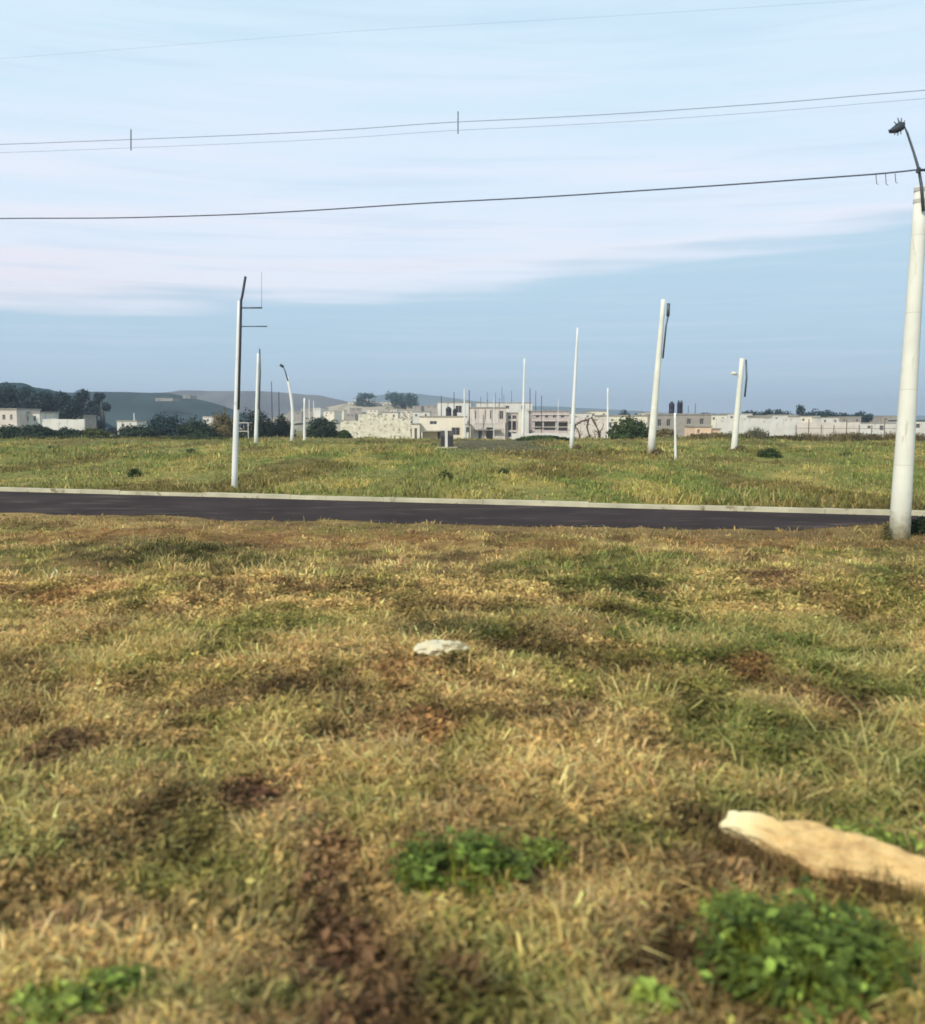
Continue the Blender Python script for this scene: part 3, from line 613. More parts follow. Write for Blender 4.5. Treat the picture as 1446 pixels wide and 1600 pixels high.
# ------------------------------------------------------------------ houses
def house(name, u0, u1, vt, D, dep, mat, holes, label, cat='house', rz=0, base=None, cornice=.12, roofmat=None, group=None, tanks=(), extra=None, rods=()):
    """holes in photo pixels (u0,u1,vtop,vbottom,kind)"""
    a = P(u0, vt, D); b = P(u1, vt, D); zb = gz1((a.x + b.x) / 2, D) - .3 if base is None else base
    w = b.x - a.x; H = a.z - zb; o = empty(name, ((a.x + b.x) / 2, D, zb), R(rz), label, cat, group)
    hs = []
    for h in holes:
        p = P(h[0], h[2], D); q = P(h[1], h[3], D); cx = (a.x + b.x) / 2
        hs.append((max(-w / 2 + .1, p.x - cx), min(w / 2 - .1, q.x - cx), max(.02, q.z - zb), min(H - .1, p.z - zb), h[4]))
    mb = MB(); t = .22; mb.wall(-w / 2, w / 2, 0, H, 0, t, hs)
    mb.box(-w / 2, -w / 2 + t, t, dep, 0, H - .002); mb.box(w / 2 - t, w / 2, t, dep, 0, H - .002); mb.box(-w / 2 + t, w / 2 - t, dep - t, dep, 0, H - .004)
    mb.build('wall', mat, o)
    rf = MB(); rf.box(-w / 2 - cornice, w / 2 + cornice, -cornice, dep + cornice, H, H + .16); roof = rf.build('roof', roofmat or M_conc, o)
    for (x0, x1, z0, z1, kind) in hs:
        if x1 - x0 < .05 or z1 - z0 < .05: continue
        if kind == 'void': continue
        f = MB(); e_ = .05; y = .08
        f.box(x0 + .002, x0 + e_, y, y + .06, z0 + .002, z1 - .002).box(x1 - e_, x1 - .002, y, y + .06, z0 + .002, z1 - .002)
        f.box(x0 + e_, x1 - e_, y, y + .06, z1 - e_, z1 - .002).box(x0 + e_, x1 - e_, y, y + .06, z0 + .002, z0 + e_)
        if kind == 'window':
            f.box((x0 + x1) / 2 - .02, (x0 + x1) / 2 + .02, y + .003, y + .055, z0 + e_, z1 - e_)
            fo = f.build('window', M_frame, o); g = MB(); g.box(x0 + e_, x1 - e_, y + .02, y + .03, z0 + e_, z1 - e_).build('pane', M_open, fo)
        else:
            fo = MB().box(x0 + .002, x1 - .002, y, y + .06, z0 + .002, z1 - .002).build('door', M_door, o)
            MB().box(x1 - .16, x1 - .12, y - .05, y - .001, (z0 + z1) / 2 - .1, (z0 + z1) / 2 + .1).build('handle', M_frame, fo)
    # solid dark floor inside so open bays read as rooms
    MB().box(-w / 2 + t + .01, w / 2 - t - .01, t + 1.2, t + 1.3, .01, H - .02).build('inner_wall', M_conc, o)
    if extra: extra(o, w, H, a, b, zb)
    return o, w, H
def tank(u, vb, vt, D, wpx, label, y=2.0):
    q = P(u, vb, D); H = P(u, vt, D).z - q.z; r = wpx * D / FOC / 2; o = empty('water_tank', (q.x, D + y, q.z), 0, label, 'water tank')
    mb = MB(); z = [0, .03, .25, .27, .5, .52, .76, .80, .9, .95]; rr = [.93, 1, 1, .96, .96, 1, 1, .95, .6, .34]
    mb.tube([(0, 0, H * i) for i in z], [r * i for i in rr], 18); mb.build('tank_body', M_tank, o, smooth=True)
    MB().tube([(0, 0, H * .95), (0, 0, H)], r * .36, 14).build('lid', M_tank, o); return o
def rod(u, vb, vt, D, label, r=.04, mat=None, name='roof_mast', cat='mast', y=1.0):
    a = P(u, vb, D); b = P(u, vt, D); o = MB().tube([(0, 0, 0), (0, 0, b.z - a.z)], [r, r * .7], 6).build(name, mat or M_steel); o.location = (a.x, D + y, a.z); return tag(o, label, cat)

# cream house A with upper box
house('house', 656, 730, 651.5, 150, 7, M_cream, [(672, 683, 658, 663, 'window'), (706, 719, 668, 680, 'window'), (684, 694, 673, 690, 'door')], 'cream flat roofed house with two black tanks on its roof, centre of the picture', 'house',
      extra=lambda o, w, H, a, b, zb: (
          MB().box(-w / 2 + .3, -w / 2 + 4.4, -1.9, -.02, H - 2.25, H - 2.1).build('canopy', M_conc, o),
          MB().box(-w / 2 + .32, -w / 2 + .5, -1.85, -1.65, 0, H - 2.252).build('canopy_post', M_white, o),
          MB().box(-w / 2 + 4.15, -w / 2 + 4.35, -1.85, -1.65, 0, H - 2.252).build('canopy_post', M_white, o)))
house('house', 684, 736, 629, 158, 6, M_white, [(712, 722, 634, 645, 'window')], 'white upper block rising behind the two black roof tanks', cornice=.1)
tank(701, 650, 635, 150, 9, 'taller black water tank, left of the pair on the cream house', 2.2)
tank(711, 650, 638, 150, 7, 'shorter black water tank, right of the pair on the cream house', 2.6)
rod(709.5, 648, 612, 150, 'thin dark mast rising between the two central roof tanks', .07, M_dark, y=3)
# small shed left of house A
house('shed', 622, 656, 663, 148, 5, M_cream, [(640, 644, 669, 684, 'window'), (648, 652, 669, 686, 'door')], 'low cream outbuilding against the left side of the cream house', 'shed')
# pinkish two storey house B
def exB(o, w, H, a, b, zb):
    s = w / 80.
    bal = MB(); bal.box(-w / 2 + .6, -w / 2 + 4.6, -.9, -.02, 2.55, 2.68).build('balcony_slab', M_conc, o)
    r = MB()
    for i in range(15): r.box(-w / 2 + .65 + i * .27, -w / 2 + .68 + i * .27, -.88, -.85, 2.68, 3.5)
    r.box(-w / 2 + .6, -w / 2 + 4.5, -.89, -.84, 3.5, 3.55); r.build('railing', M_steel, o)
    st = MB()
    for i in range(5): st.box(-w / 2 + 1.1 + i * 1.05, -w / 2 + 1.25 + i * 1.05, -.05, -.003, 3.7, H - .02)
    st.build('pilaster', M_mauve, o)
    for i, (x, l) in enumerate(((-.45, .9), (-.2, 1.6), (.0, 1.1), (.22, 2.2), (.33, 1.4), (.46, 1.9))):
        MB().tube([(x * w, .2, H + .1), (x * w, .2, H + .1 + l)], .03, 5).build('rebar', M_dark, o)
house('house', 735, 790, 637.5, 146, 8, M_pink, [(742, 745, 642, 655, 'window'), (757, 760, 641, 655, 'window'), (766, 770, 641, 655, 'window'), (748, 753, 673, 690, 'door'), (760, 770, 668, 690, 'void'), (781, 787, 642, 655, 'window')],
      'two storey pinkish beige house with a railed balcony and rods on its roof', 'house', extra=exB)
house('house', 727.5, 735.5, 664, 144, 3, M_cream, [(728.3, 734.7, 667, 676, 'window')], 'narrow cream annexe with one dark square window between the cream and pinkish houses', 'house', rz=0)
def exB2(o, w, H, a, b, zb):
    for i, f in enumerate((-.42, -.1, .25)): MB().box(f * w, f * w + .16, -.04, -.003, 0, H - .02).build('pilaster', M_mauve, o)
house('house', 791, 812, 646, 147, 7, M_pink, [(793, 799, 649, 655, 'window'), (801, 808, 649, 655, 'window'), (792, 809, 658, 672, 'void'), (793, 808, 675, 683, 'window')], 'lower pinkish wing with a wide dark opening, right of the balcony house', 'house', extra=exB2)
o = MB().box(-.35, .35, 0, .5, 0, 5.2).build('pillar', M_cream); q = P(814.5, 640, 143); o.location = (q.x, 143, gz1(q.x, 143) - .3); o.scale = (1, 1, (P(0, 643, 143).z - o.location.z) / 5.2)
tag(o, 'tall cream pillar at the right end of the pinkish wing', 'pillar')
# white parapet block behind B
house('house', 745, 832, 630, 175, 7, M_white, [(790, 796, 634, 639, 'window'), (815, 821, 634, 640, 'window')], 'pale block whose long white parapet shows above the pinkish house', 'house', cornice=.05)
# unfinished block C
def exC(o, w, H, a, b, zb):
    for i in range(4): MB().box(-w / 2 - .1, w / 2 + .1, -.16, -.003, H - .55 - i * .95, H - .45 - i * .95).build('ledge', M_pink, o)
house('house', 832, 890, 643, 150, 8, M_mauve, [(836, 848, 659, 671, 'void'), (850, 868, 659, 672, 'void'), (871, 888, 660, 673, 'void'), (838, 843, 648, 653, 'window'), (852, 857, 648, 653, 'window'), (864, 869, 648, 653, 'window'), (877, 882, 648, 653, 'window')],
      'unfinished mauve block building with wide dark open bays', 'building', extra=exC)
rod(828, 690, 606, 140, 'dark thin mast standing left of the unfinished block', .07, M_dark, y=0)
rod(838, 645, 610, 150, 'thin rod on the left end of the unfinished block roof', .05, M_dark)
rod(726, 690, 607, 142, 'pale slim post right of the central tanks', .14, M_pole2, 'post', 'post', y=0)
rod(733.5, 690, 610, 141, 'thin dark pole beside the pale slim post', .08, M_dark, 'post', 'post', y=0)
for i, (u, vb, vt) in enumerate(((762, 632, 612), (785, 632, 604), (800, 632, 610))):
    rod(u, vb, vt, 175, ['short thin rod, leftmost of three above the pale parapet', 'tallest thin rod, middle of three above the pale parapet', 'thin rod, rightmost of three above the pale parapet'][i], .05, M_steel)
# boundary walls
def bwall(u0, u1, vt, D, mat, label, th=.3, wob=.15, seed=1, name='boundary_wall', cat='wall', vt1=None):
    a = P(u0, vt, D); b = P(u1, vt, D); zb = gz1((a.x + b.x) / 2, D) - .3; n = max(8, int((b.x - a.x) / .6)); mb = MB(); r = random.Random(seed)
    vt1 = vt if vt1 is None else vt1; cx = (a.x + b.x) / 2
    top = [P(0, vt + (vt1 - vt) * i / n, D).z - zb + r.uniform(-wob, wob) for i in range(n + 1)]
    for i in range(n + 1):
        x = a.x + (b.x - a.x) * i / n - cx; mb.v += [(x, 0, 0), (x, 0, top[i]), (x, th, top[i]), (x, th, 0)]
    for i in range(n):
        q = i * 4; mb.f += [(q, q + 4, q + 5, q + 1), (q + 1, q + 5, q + 6, q + 2), (q + 2, q + 6, q + 7, q + 3)]
    mb.f += [(0, 1, 2, 3), tuple(n * 4 + k for k in (3, 2, 1, 0))]
    o = mb.build(name, mat); o.location = (cx, D, zb); return tag(o, label, cat)
bwall(532, 642, 658, 140, M_rubble, 'long pale rubble stone wall with a ragged top, left of the cream house', .5, .28, 3)
bwall(560, 640, 648, 170, M_rubble, 'second paler broken wall stepping up behind the rubble wall', .5, .35, 5, vt1=655)
bwall(800, 892, 677, 128, M_white, 'low white wall in front of the unfinished block', .25, .03, 4)
bwall(888, 948, 652, 138, M_pink, 'pinkish wall behind the bare tangled tree', .3, .08, 6)
bwall(1120, 1190, 653.5, 150, M_white, 'mottled pale wall behind the short pole', .3, .06, 8)
bwall(1188, 1252, 654, 155, M_white, 'long whitish wall under the skyline trees', .3, .05, 9)
bwall(1246, 1345, 660, 150, M_pink, 'pale pink wall behind the fence rails', .3, .06, 10)
bwall(66, 132, 655, 120, M_white, 'long pale wall in front of the dark left trees', .3, .08, 11)
house('house', 942, 1012, 650, 140, 8, M_cream, [(950, 956, 660, 668, 'window'), (1002, 1008, 662, 671, 'window')], 'sunlit cream house behind the rounded green bush', 'house')
house('house', 1024, 1112, 648, 150, 8, M_conc, [(1028, 1034, 655, 666, 'window'), (1042, 1048, 655, 666, 'window'), (1074, 1080, 654, 663, 'window'), (1094, 1100, 654, 663, 'window')], 'grey roofed house carrying a single tank and a twin tank, behind the leaning pole', 'house')
tank(1054, 646, 627, 150, 9, 'wider black water tank, left one on the grey roofed house', 2)
tank(1065, 646, 625, 150, 5, 'slim tall black water tank, middle of the three on the grey roofed house', 2)
tank(1070, 646, 625, 150, 4.6, 'slim black water tank at the right of the three on the grey roofed house', 2.3)
rod(1078, 646, 634, 150, 'short rod on the grey roofed house right of its tanks', .05, M_dark)
rod(1089, 646, 630, 150, 'thin rod near the right end of the grey roofed house', .05, M_dark)
house('hut', 1086, 1112, 667, 110, 5, M_peach, [(1090, 1094, 671, 677, 'window')], 'small peach coloured hut, lit and low in front of the grey roofed house', 'hut')
house('hut', 1113, 1126, 671, 112, 4, M_peach, [(1116, 1121, 676, 684, 'door')], 'smaller peach annexe touching the right of the peach hut', 'hut')
house('shed', 1345, 1400, 662, 150, 6, M_white, [(1356, 1361, 665, 670, 'window'), (1375, 1381, 665, 672, 'door')], 'long low white shed left of the big pole', 'shed', cornice=.05)
house('warehouse', 1378, 1402, 651, 230, 12, M_conc, [(1383, 1387, 654, 657, 'window')], 'grey block on the skyline touching the big pole', 'building', cornice=.05)
house('shed', 1416, 1475, 658, 150, 6, M_white, [(1432, 1438, 662, 669, 'window')], 'white shed with a dark roof edge at the right frame edge', 'shed', roofmat=M_dark)
house('house', -14, 26, 640, 125, 7, M_pink, [(4, 9, 648, 656, 'window'), (16, 20, 648, 656, 'window')], 'pinkish house at the far left edge under the dark trees', 'house')
house('house', 34, 62, 645, 128, 6, M_white, [(40, 45, 650, 658, 'window'), (52, 57, 650, 658, 'window')], 'small white house between the pinkish house and the long pale wall', 'house')
house('shed', 183, 214, 659, 115, 4, M_white, [(190, 195, 662, 668, 'window')], 'bright white shed with a pole behind it, left part of the field edge', 'shed', cornice=.04)
rod(208, 662, 645, 115, 'slim white pole rising from the white shed', .07, M_pole2, 'post', 'post', y=.5)
house('hut', 317, 333, 652, 130, 4, M_white, [(323, 327, 655, 659, 'window')], 'tiny bright white hut above the dark bushes left of the roadside pole', 'hut', cornice=.03)
# open carport frame beside the roadside pole
q = P(379, 662, 92); zg = gz1(q.x, 92); o = empty('carport', (q.x, 92, zg), 0, 'small grey open carport frame just right of the roadside pole', 'carport'); hh = P(379, 660, 92).z - zg
MB().box(-.9, .6, 0, 1.6, hh - .08, hh).build('roof', M_frame, o)
for x in (-.88, .5):
    MB().box(x, x + .08, .0, .08, 0, hh - .082).build('post', M_frame, o)
MB().box(-.8, .5, .02, .06, hh * .45, hh * .45 + .08).build('rail', M_frame, o)
# meter cabinet in the field
q = P(698, 700, 56); zg = gz1(q.x, 56); hh = P(698, 673, 56).z - zg
o = empty('meter_cabinet', (q.x, 56, zg), R(4), 'white framed dark utility cabinet standing in the grass before the cream house', 'cabinet')
MB().box(-.34, .40, .02, .34, .06, hh).build('cabinet_body', M_door, o, bevel=.01)
MB().box(-.09, .07, -.05, .018, .06, hh + .10).build('centre_post', M_white, o, bevel=.008)
MB().box(-.32, -.11, -.012, .017, hh * .12, hh * .72).build('door', M_open, o); MB().box(.09, .38, -.012, .017, hh * .12, hh * .72).build('door', M_open, o)
MB().box(-.60, .65, -.25, .45, -.1, .058).build('plinth', M_kerb, o, bevel=.01)
# fence of rails at the right
o = empty('rail_fence', (0, 0, 0), 0, 'thin dark wire and post fence before the pale pink wall at right', 'fence')
D = 118; a = P(1244, 664, D); b = P(1402, 664, D); o.location = (a.x, D, gz1(a.x, D)); Lw = b.x - a.x; zt = P(1244, 669, D).z - o.location.z
for i in range(9):
    x = Lw * i / 8; hh = (P(0, 655 if i % 3 == 1 else 664, D).z - o.location.z)
    MB().box(x, x + .09, 0, .09, -.4, hh).build('post', M_rustw, o)
for z in (zt, zt - .8, zt - 1.5): MB().tube([(0, -.03, z), (Lw, -.03, z - .05)], .025, 5).build('rail', M_rustw, o)
# bare tangled tree on the pinkish wall
q = P(916, 690, 120); zg = gz1(q.x, 120); o = empty('bare_tree', (q.x, 120, zg), 0, 'dark tangled bare tree with looping limbs before the pinkish wall', 'tree')
def T(u, v, dy=0): p = P(u, v, 120); return (p.x - q.x, dy, p.z - zg)
tr = MB(); rnd = random.Random(5)
for pts, r in (([(898, 692), (896, 678), (900, 664), (910, 658), (920, 656)], .16), ([(938, 692), (936, 676), (930, 662), (925, 652), (920, 655), (918, 668), (921, 682), (930, 690)], .17), ([(898, 664), (893, 656), (899, 650)], .10),
               ([(906, 692), (905, 676), (900, 668)], .11), ([(920, 682), (912, 688), (906, 692)], .10), ([(936, 676), (941, 670), (944, 662)], .07), ([(925, 652), (926, 646)], .06)):
    tr.tube([T(u, v, rnd.uniform(-.4, .4)) for u, v in pts], [r * (1 - .5 * i / len(pts)) for i in range(len(pts))], 7)
tr.build('trunk', M_bark, o, smooth=True)
tw = MB()
for k in range(110):
    u, v = rnd.choice([(898, 672), (904, 680), (912, 660), (935, 682), (922, 686), (896, 660), (930, 660)]); u += rnd.uniform(-6, 6); v += rnd.uniform(-8, 7)
    p = Vector(T(u, v, rnd.uniform(-.7, .7))); d = Vector((rnd.uniform(-1, 1), rnd.uniform(-.5, .5), rnd.uniform(-.5, 1))) * .45; tw.tube([p, p + d * .5 + Vector((0, 0, .06)), p + d], [.035, .025, .01], 4)
tw.build('twigs', M_bark, o)

for (u0, u1, vt, D_, mt, lb) in ((892, 925, 646, 190, M_white, 'low white block behind the left part of the pinkish wall'), (922, 950, 643, 200, M_cream, 'cream block behind the bare tangled tree'), (1008, 1030, 645, 185, M_white, 'white block tucked between the cream house and the leaning pole'),
    (1110, 1136, 649, 190, M_cream, 'pale cream block rising left of the short pole'), (1138, 1176, 647, 200, M_white, 'white block directly behind the short pole'), (1180, 1206, 650, 195, M_conc, 'grey block right of the short pole above the whitish wall'), (1208, 1246, 649, 205, M_white, 'wide white block beneath the tallest pointed skyline tree'),
    (1250, 1282, 651, 195, M_cream, 'cream block above the left end of the fence'), (1284, 1312, 653, 190, M_white, 'white block above the middle of the fence'), (1314, 1346, 652, 200, M_conc, 'grey block above the right end of the fence'),
    (28, 50, 648, 150, M_cream, 'cream block peeping between the pinkish house and the small white house'), (96, 124, 650, 150, M_conc, 'grey block above the right half of the long pale wall'), (645, 672, 644, 175, M_white, 'white block behind the left end of the cream house roof'), (598, 622, 645, 180, M_cream, 'cream block behind the stepped rubble walls')):
    house('house', u0, u1, vt, D_, 7, mt, [(u0 + 4, u0 + 7.5, vt + 3, vt + 7, 'window'), (u1 - 8, u1 - 4.5, vt + 3, vt + 7, 'window')], lb, 'house', cornice=.08)
for i, (u, vb, vt, c, lb) in enumerate(((772, 690, 622, M_pole2, 'thin pale post in front of the balcony house'), (846, 690, 618, M_dark, 'thin dark post before the left bays of the unfinished block'), (872, 690, 624, M_pole2, 'thin pale post before the right bays of the unfinished block'), (690, 650, 618, M_dark, 'thin dark mast left of the two central roof tanks'))):
    rod(u, vb, vt, 139, lb, .06, c, 'post', 'post', y=0)
# sparse scrubby bushes on the slope above the rubble wall, and loose weeds over the field
for i, (u, w, t, lb) in enumerate(((575, 40, 640, 'sparse grey green bush over the left part of the rubble wall'), (606, 44, 636, 'sparse grey green bush over the middle of the rubble wall'), (636, 34, 644, 'sparse bush over the right end of the rubble wall'))):
    bush(u, 664, 190, w, 664 - t, K(110, 112, 84), lb, 800 + i, 700, .35, hole=.45, z=-1.9)
rw = random.Random(3); fw = []
for i in range(15):
    D_ = 24.5 + 42 * rw.random() ** 1.2; x_ = rw.uniform(-.49, .49) * D_
    if (D_ + SH * x_) < KF + 1: continue
    h_ = rw.uniform(.14, .3); w_ = h_ * rw.uniform(1.2, 2.6); z_ = gz1(x_, D_); c_ = rw.choice([BG, BO, K(96, 104, 56), K(140, 124, 76)])
    p_, n_ = blob(420, w_ / 2, w_ / 2, h_, 5000 + i, .08, .85)
    ob = leaf_quads('field_weed', p_, rng.uniform(.06, .13, len(p_)), n_ + rng.normal(0, .6, n_.shape), clumpcol(p_, c_, i, .3, .6), M_leaf); ob.location = (x_, D_, z_)
    fw.append((x_, D_, h_, ob))
fw.sort(key=lambda t: t[0] / t[1])
ordn = lambda k: '%d%s' % (k, 'th' if 10 <= k % 100 <= 20 else {1: 'st', 2: 'nd', 3: 'rd'}.get(k % 10, 'th'))
for k, (x_, D_, h_, ob) in enumerate(fw):
    tag(ob, 'leafy weed scattered over the far field, %s one from the left' % ordn(k + 1), 'weed', 'weeds scattered over the field')
# small houses scattered over the distant brown hillside
hm_ = [M_cream, M_white, M_conc, M_pink]; rnd = random.Random(11); first = True
spots = [(548, 631), (562, 624), (576, 628), (590, 633), (606, 631), (624, 632), (640, 634), (655, 636), (672, 637), (560, 640), (584, 643), (612, 642), (634, 644), (660, 645), (535, 643), (550, 650), (600, 650), (478, 640), (462, 645), (498, 641), (515, 646)]
for i, (u, v) in enumerate(spots):
    w = rnd.uniform(10, 22); h = rnd.uniform(4, 6.5); D = 430 - (v - 628) * 5.2; u += rnd.uniform(-4, 4)
    up_ = i < 9; rk = sum(1 for j, q_ in enumerate(spots) if (j < 9) == up_ and q_[0] < spots[i][0]); lab = 'tiny pale house on the distant brown hillside, %s from the left in its %s row' % (['first','second','third','fourth','fifth','sixth','seventh','eighth','ninth','tenth','eleventh','twelfth'][rk], 'upper' if up_ else 'lower')
    bz = P(u, v + 3, D).z - 2.5
    house('house', u - w / 2, u + w / 2, v - h + 3, D, 9, rnd.choice(hm_[:3]), [(u - w * .3, u - w * .1, v - h + 4.6, v - h + 6.4, 'window'), (u + w * .12, u + w * .32, v - h + 4.6, v - h + 6.4, 'window')], lab, 'house', base=bz, group='tiny houses on the distant hillside', rz=rnd.uniform(-12, 12), cornice=.1)
# far pale sheds on the blue left hill
for i, (u0, u1, vt) in enumerate(((243, 270, 622.5), (286, 297, 618.5))):
    house('warehouse', u0, u1, vt, 470, 12, M_conc, [(u0 + 4, u0 + 8, vt + 1.6, vt + 3.5, 'window')], ['wide pale shed on the distant bluish hill at left', 'round shouldered pale shed higher on the distant bluish hill'][i], 'building', base=P(0, vt + 3.5, 470).z - .2, cornice=.1)

# ------------------------------------------------------------------ poles
def pole(base_uv, top_uv, D, rb, rt, label, name='utility_pole', mat=M_pole2, n=12, sink=.3, dD=0.0, cat='utility pole', group='concrete utility poles', bend=0.0):
    a = P(base_uv[0], base_uv[1], D); b = P(top_uv[0], top_uv[1], D + dD); zg = gz1(a.x, D)
    a.z = min(a.z, zg)
    o = empty(name, a, 0, label, cat, group); r = b - a; m_ = 9
    pts = [r * (i / (m_ - 1)) + Vector((bend * math.sin(math.pi * i / (m_ - 1)), 0, 0)) for i in range(m_)]; pts[0] = pts[0] - Vector((0, 0, sink))
    MB().tube(pts, [rb + (rt - rb) * i / (m_ - 1) for i in range(m_)], n).build('shaft', mat, o, smooth=True)
    return o, r
# the big pole
D = 16.05
o, r = pole((1405, 843), (1440, 292), D, .17, .10, 'big whitewashed concrete pole at the right edge, nearest to the road side', mat=M_pole, n=28, sink=.25)
def rel(u, v, DD=D): return P(u, v, DD) - o.location
am = MB(); am.tube([rel(1443, 330, D - .14), rel(1440, 290, D - .14), rel(1436, 265, D - .14), rel(1428, 238, D - .14), rel(1418, 208, D - .14), rel(1411, 192, D - .14)], [.028, .026, .024, .02, .018, .016], 8)
arm = am.build('lamp_arm', M_steel, o, smooth=True)
hd = MB(); hd.tube([rel(1413, 193, D - .14), rel(1408, 197, D - .16), rel(1400, 202, D - .16), rel(1390, 206, D - .16)], [.025, .075, .065, .025], 10).build('lamp_head', M_dark, arm, smooth=True)
sp = MB()
for (u, v, e1, e2) in ((1406, 195, 1403, 184), (1408, 195, 1409, 184), (1404, 198, 1397, 190), (1400, 203, 1398, 211), (1404, 203, 1403, 212), (1408, 201, 1408, 210), (1396, 204, 1388, 203), (1411, 197, 1414, 188)):
    sp.tube([rel(u, v, D - .16), rel(e1, e2, D - .22)], [.014, .006], 5)
sp.build('bird_spikes', M_dark, arm)
MB().tube([rel(1439.5, 300), rel(1440, 294)], .112, 20).build('top_band', M_frame, o)
MB().tube([rel(1438.6, 318), rel(1439, 312)], .114, 20).build('lower_band', M_frame, o)
cz = MB(); cz.tube([rel(1433, 266, D - .2), rel(1460, 266, D - .05)], .02, 6).build('cable_bracket', M_steel, o)
ins = MB(); ins.tube([rel(1434, 270, D - .2), rel(1436, 262, D - .2)], [.03, .035], 8).build('insulator', M_dark, o)
MB().box(-.17, .17, -.02, .02, 0, .02)

def extras(o, D, parts):
    for kind, pts, rad, mt in parts:
        MB().tube([P(u, v, D - .12) - o.location for u, v in pts], rad, 6).build(kind, mt, o, smooth=True)
o2, r = pole((366, 771), (375, 470), 26.6, .088, .06, 'slim leaning pole with a dark top rod standing just behind the kerb at left', n=14)
extras(o2, 26.6, [('top_rod', [(373, 640), (376, 520), (377, 470), (379, 462), (384, 432)], .035, M_dark), ('crossarm', [(375, 481), (410, 481)], .022, M_steel), ('crossarm', [(375, 510), (418, 510)], .016, M_steel), ('drop_wire', [(409, 481), (409, 425)], .006, M_wire2)])
o3, r = pole((400, 694), (404, 552), 66, .14, .09, 'pale pole with a dark conduit, second from the left, in front of the black bush')
extras(o3, 66, [('conduit', [(405, 640), (407, 580), (406, 545)], .05, M_steel)])
o4, r = pole((456, 690), (449, 588), 80, .16, .10, 'white lamp pole bent to the left at its top, third from the left', bend=.25)
extras(o4, 80, [('lamp_arm', [(450, 595), (446, 580), (442, 571)], .05, M_steel), ('lamp_head', [(443, 573), (438, 570)], .12, M_dark)])
o5, r = pole((476, 694), (476, 622), 84, .13, .07, 'short white pole left of the round dark bush, fourth from the left')
for i, (u, t) in enumerate(((484, 624), (491, 626), (426, 596), (437, 612))):
    rod(u, 672, t, 130, ['thin pale post right of the short white pole', 'second thin pale post farther right of the short white pole', 'thin dark post between the pole with conduit and the bent lamp pole', 'shorter thin dark post just left of the bent lamp pole'][i], .07, [M_pole2, M_pole2, M_dark, M_dark][i], 'post', 'post', y=0)
o6, r = pole((893, 703), (903, 512), 58, .14, .06, 'tall slim white pole left of the bare tangled tree')
o7, r = pole((817, 690), (820, 560), 82, .13, .07, 'faint white pole standing before the pinkish wing')
o8, r = pole((950, 690), (950, 606), 110, .15, .08, 'thin white pole behind the bare tangled tree')
o9, r = pole((1017, 707), (1037, 468), 49, .20, .11, 'thick white pole leaning right with a dark bracket at its top', mat=M_pole, n=18)
extras(o9, 49, [('bracket_arm', [(1036, 560), (1041, 510), (1045, 490)], .045, M_steel), ('transformer', [(1044, 494), (1045, 474)], .085, M_steel)])
o10, r = pole((1146, 713), (1160, 560), 51, .17, .12, 'short white pole with a small box, right of the peach hut', mat=M_pole, n=16)
extras(o10, 51, [('conduit', [(1164, 620), (1167, 590), (1166, 562)], .05, M_steel), ('lamp_head', [(1152, 584), (1143, 583)], .10, M_white)])
o11, r = pole((1056, 722), (1055, 645), 44, .06, .05, 'thin pale post in the field below the slim water tanks', name='post', cat='post', group=None)
# a few weedy plants round the pole feet
for i, (ob, D_, s) in enumerate(((o9, 48.6, 'leaning pole'), (o10, 50.6, 'short pole with a box'), (o6, 57.6, 'tall slim pole'))):
    u = ob.location.x / D_ * FOC + CU; bush(u + 8, 712, D_, 18, 9, BB, 'tuft of dry weeds at the foot of the ' + s, 700 + i, 260, .12, name='weed', cat='weed')
bush(1385, 842, 15.9, 20, 12, K(120, 118, 60), 'light green weeds at the left foot of the big pole', 710, 400, .03, name='weed', cat='weed')

# ------------------------------------------------------------------ cables
def span(uvs, Ds, r, mat, name, label=None, cat=None, parent=None, wob=0.0):
    us = [p[0] for p in uvs]; vs_ = [p[1] for p in uvs]; pts = []
    for u in np.linspace(us[0], us[-1], 90):
        v = float(np.interp(u, us, vs_)); D = Ds[0] + (Ds[1] - Ds[0]) * (u - us[0]) / (us[-1] - us[0]); pts.append(P(u, v, D))
    # smooth the interpolation
    for _ in range(6): pts = [pts[0]] + [(pts[i - 1] + pts[i] * 2 + pts[i + 1]) / 4 for i in range(1, len(pts) - 1)] + [pts[-1]]
    mb = MB().tube(pts, r, 6); o = mb.build(name, mat, parent, smooth=True)
    if label: tag(o, label, cat)
    return o
Dl = (20.5, 15.85)
oc = empty('service_cable', (0, 0, 0), 0, 'dark sagging cable running left from the big pole, the lower of the overhead lines', 'cable')
span([(-700, 352), (-300, 350), (0, 341), (180, 341), (380, 335), (520, 327), (650, 318), (850, 308), (1000, 298), (1150, 288), (1300, 277), (1370, 272), (1400, 271), (1436, 265)], (26, 15.85), .0125, M_wire, 'cable', parent=oc)
span([(1436, 265), (1500, 262), (1900, 240)], (15.85, 14.5), .0125, M_wire, 'cable', parent=oc)
for u, v0, v1 in ((1369, 272, 287), (1384, 272, 288), (1399, 271, 285)):
    D_ = 26 + (15.85 - 26) * (u + 700) / 2136.; a, b, c_ = P(u, v0, D_), P(u + 1, v1, D_), P(u + 4, v1 + 1, D_); MB().tube([a, b, c_], .006, 5).build('hanging_clip', M_wire, oc)
oc = empty('power_line', (0, 0, 0), 0, 'thin pair of conductors held by two upright spacers, above the dark cable', 'power line')
up = [(-600, 236), (0, 226), (205, 218), (380, 211), (560, 202), (700, 190), (760, 189), (1000, 176), (1250, 158), (1380, 146), (1446, 141), (2100, 90)]
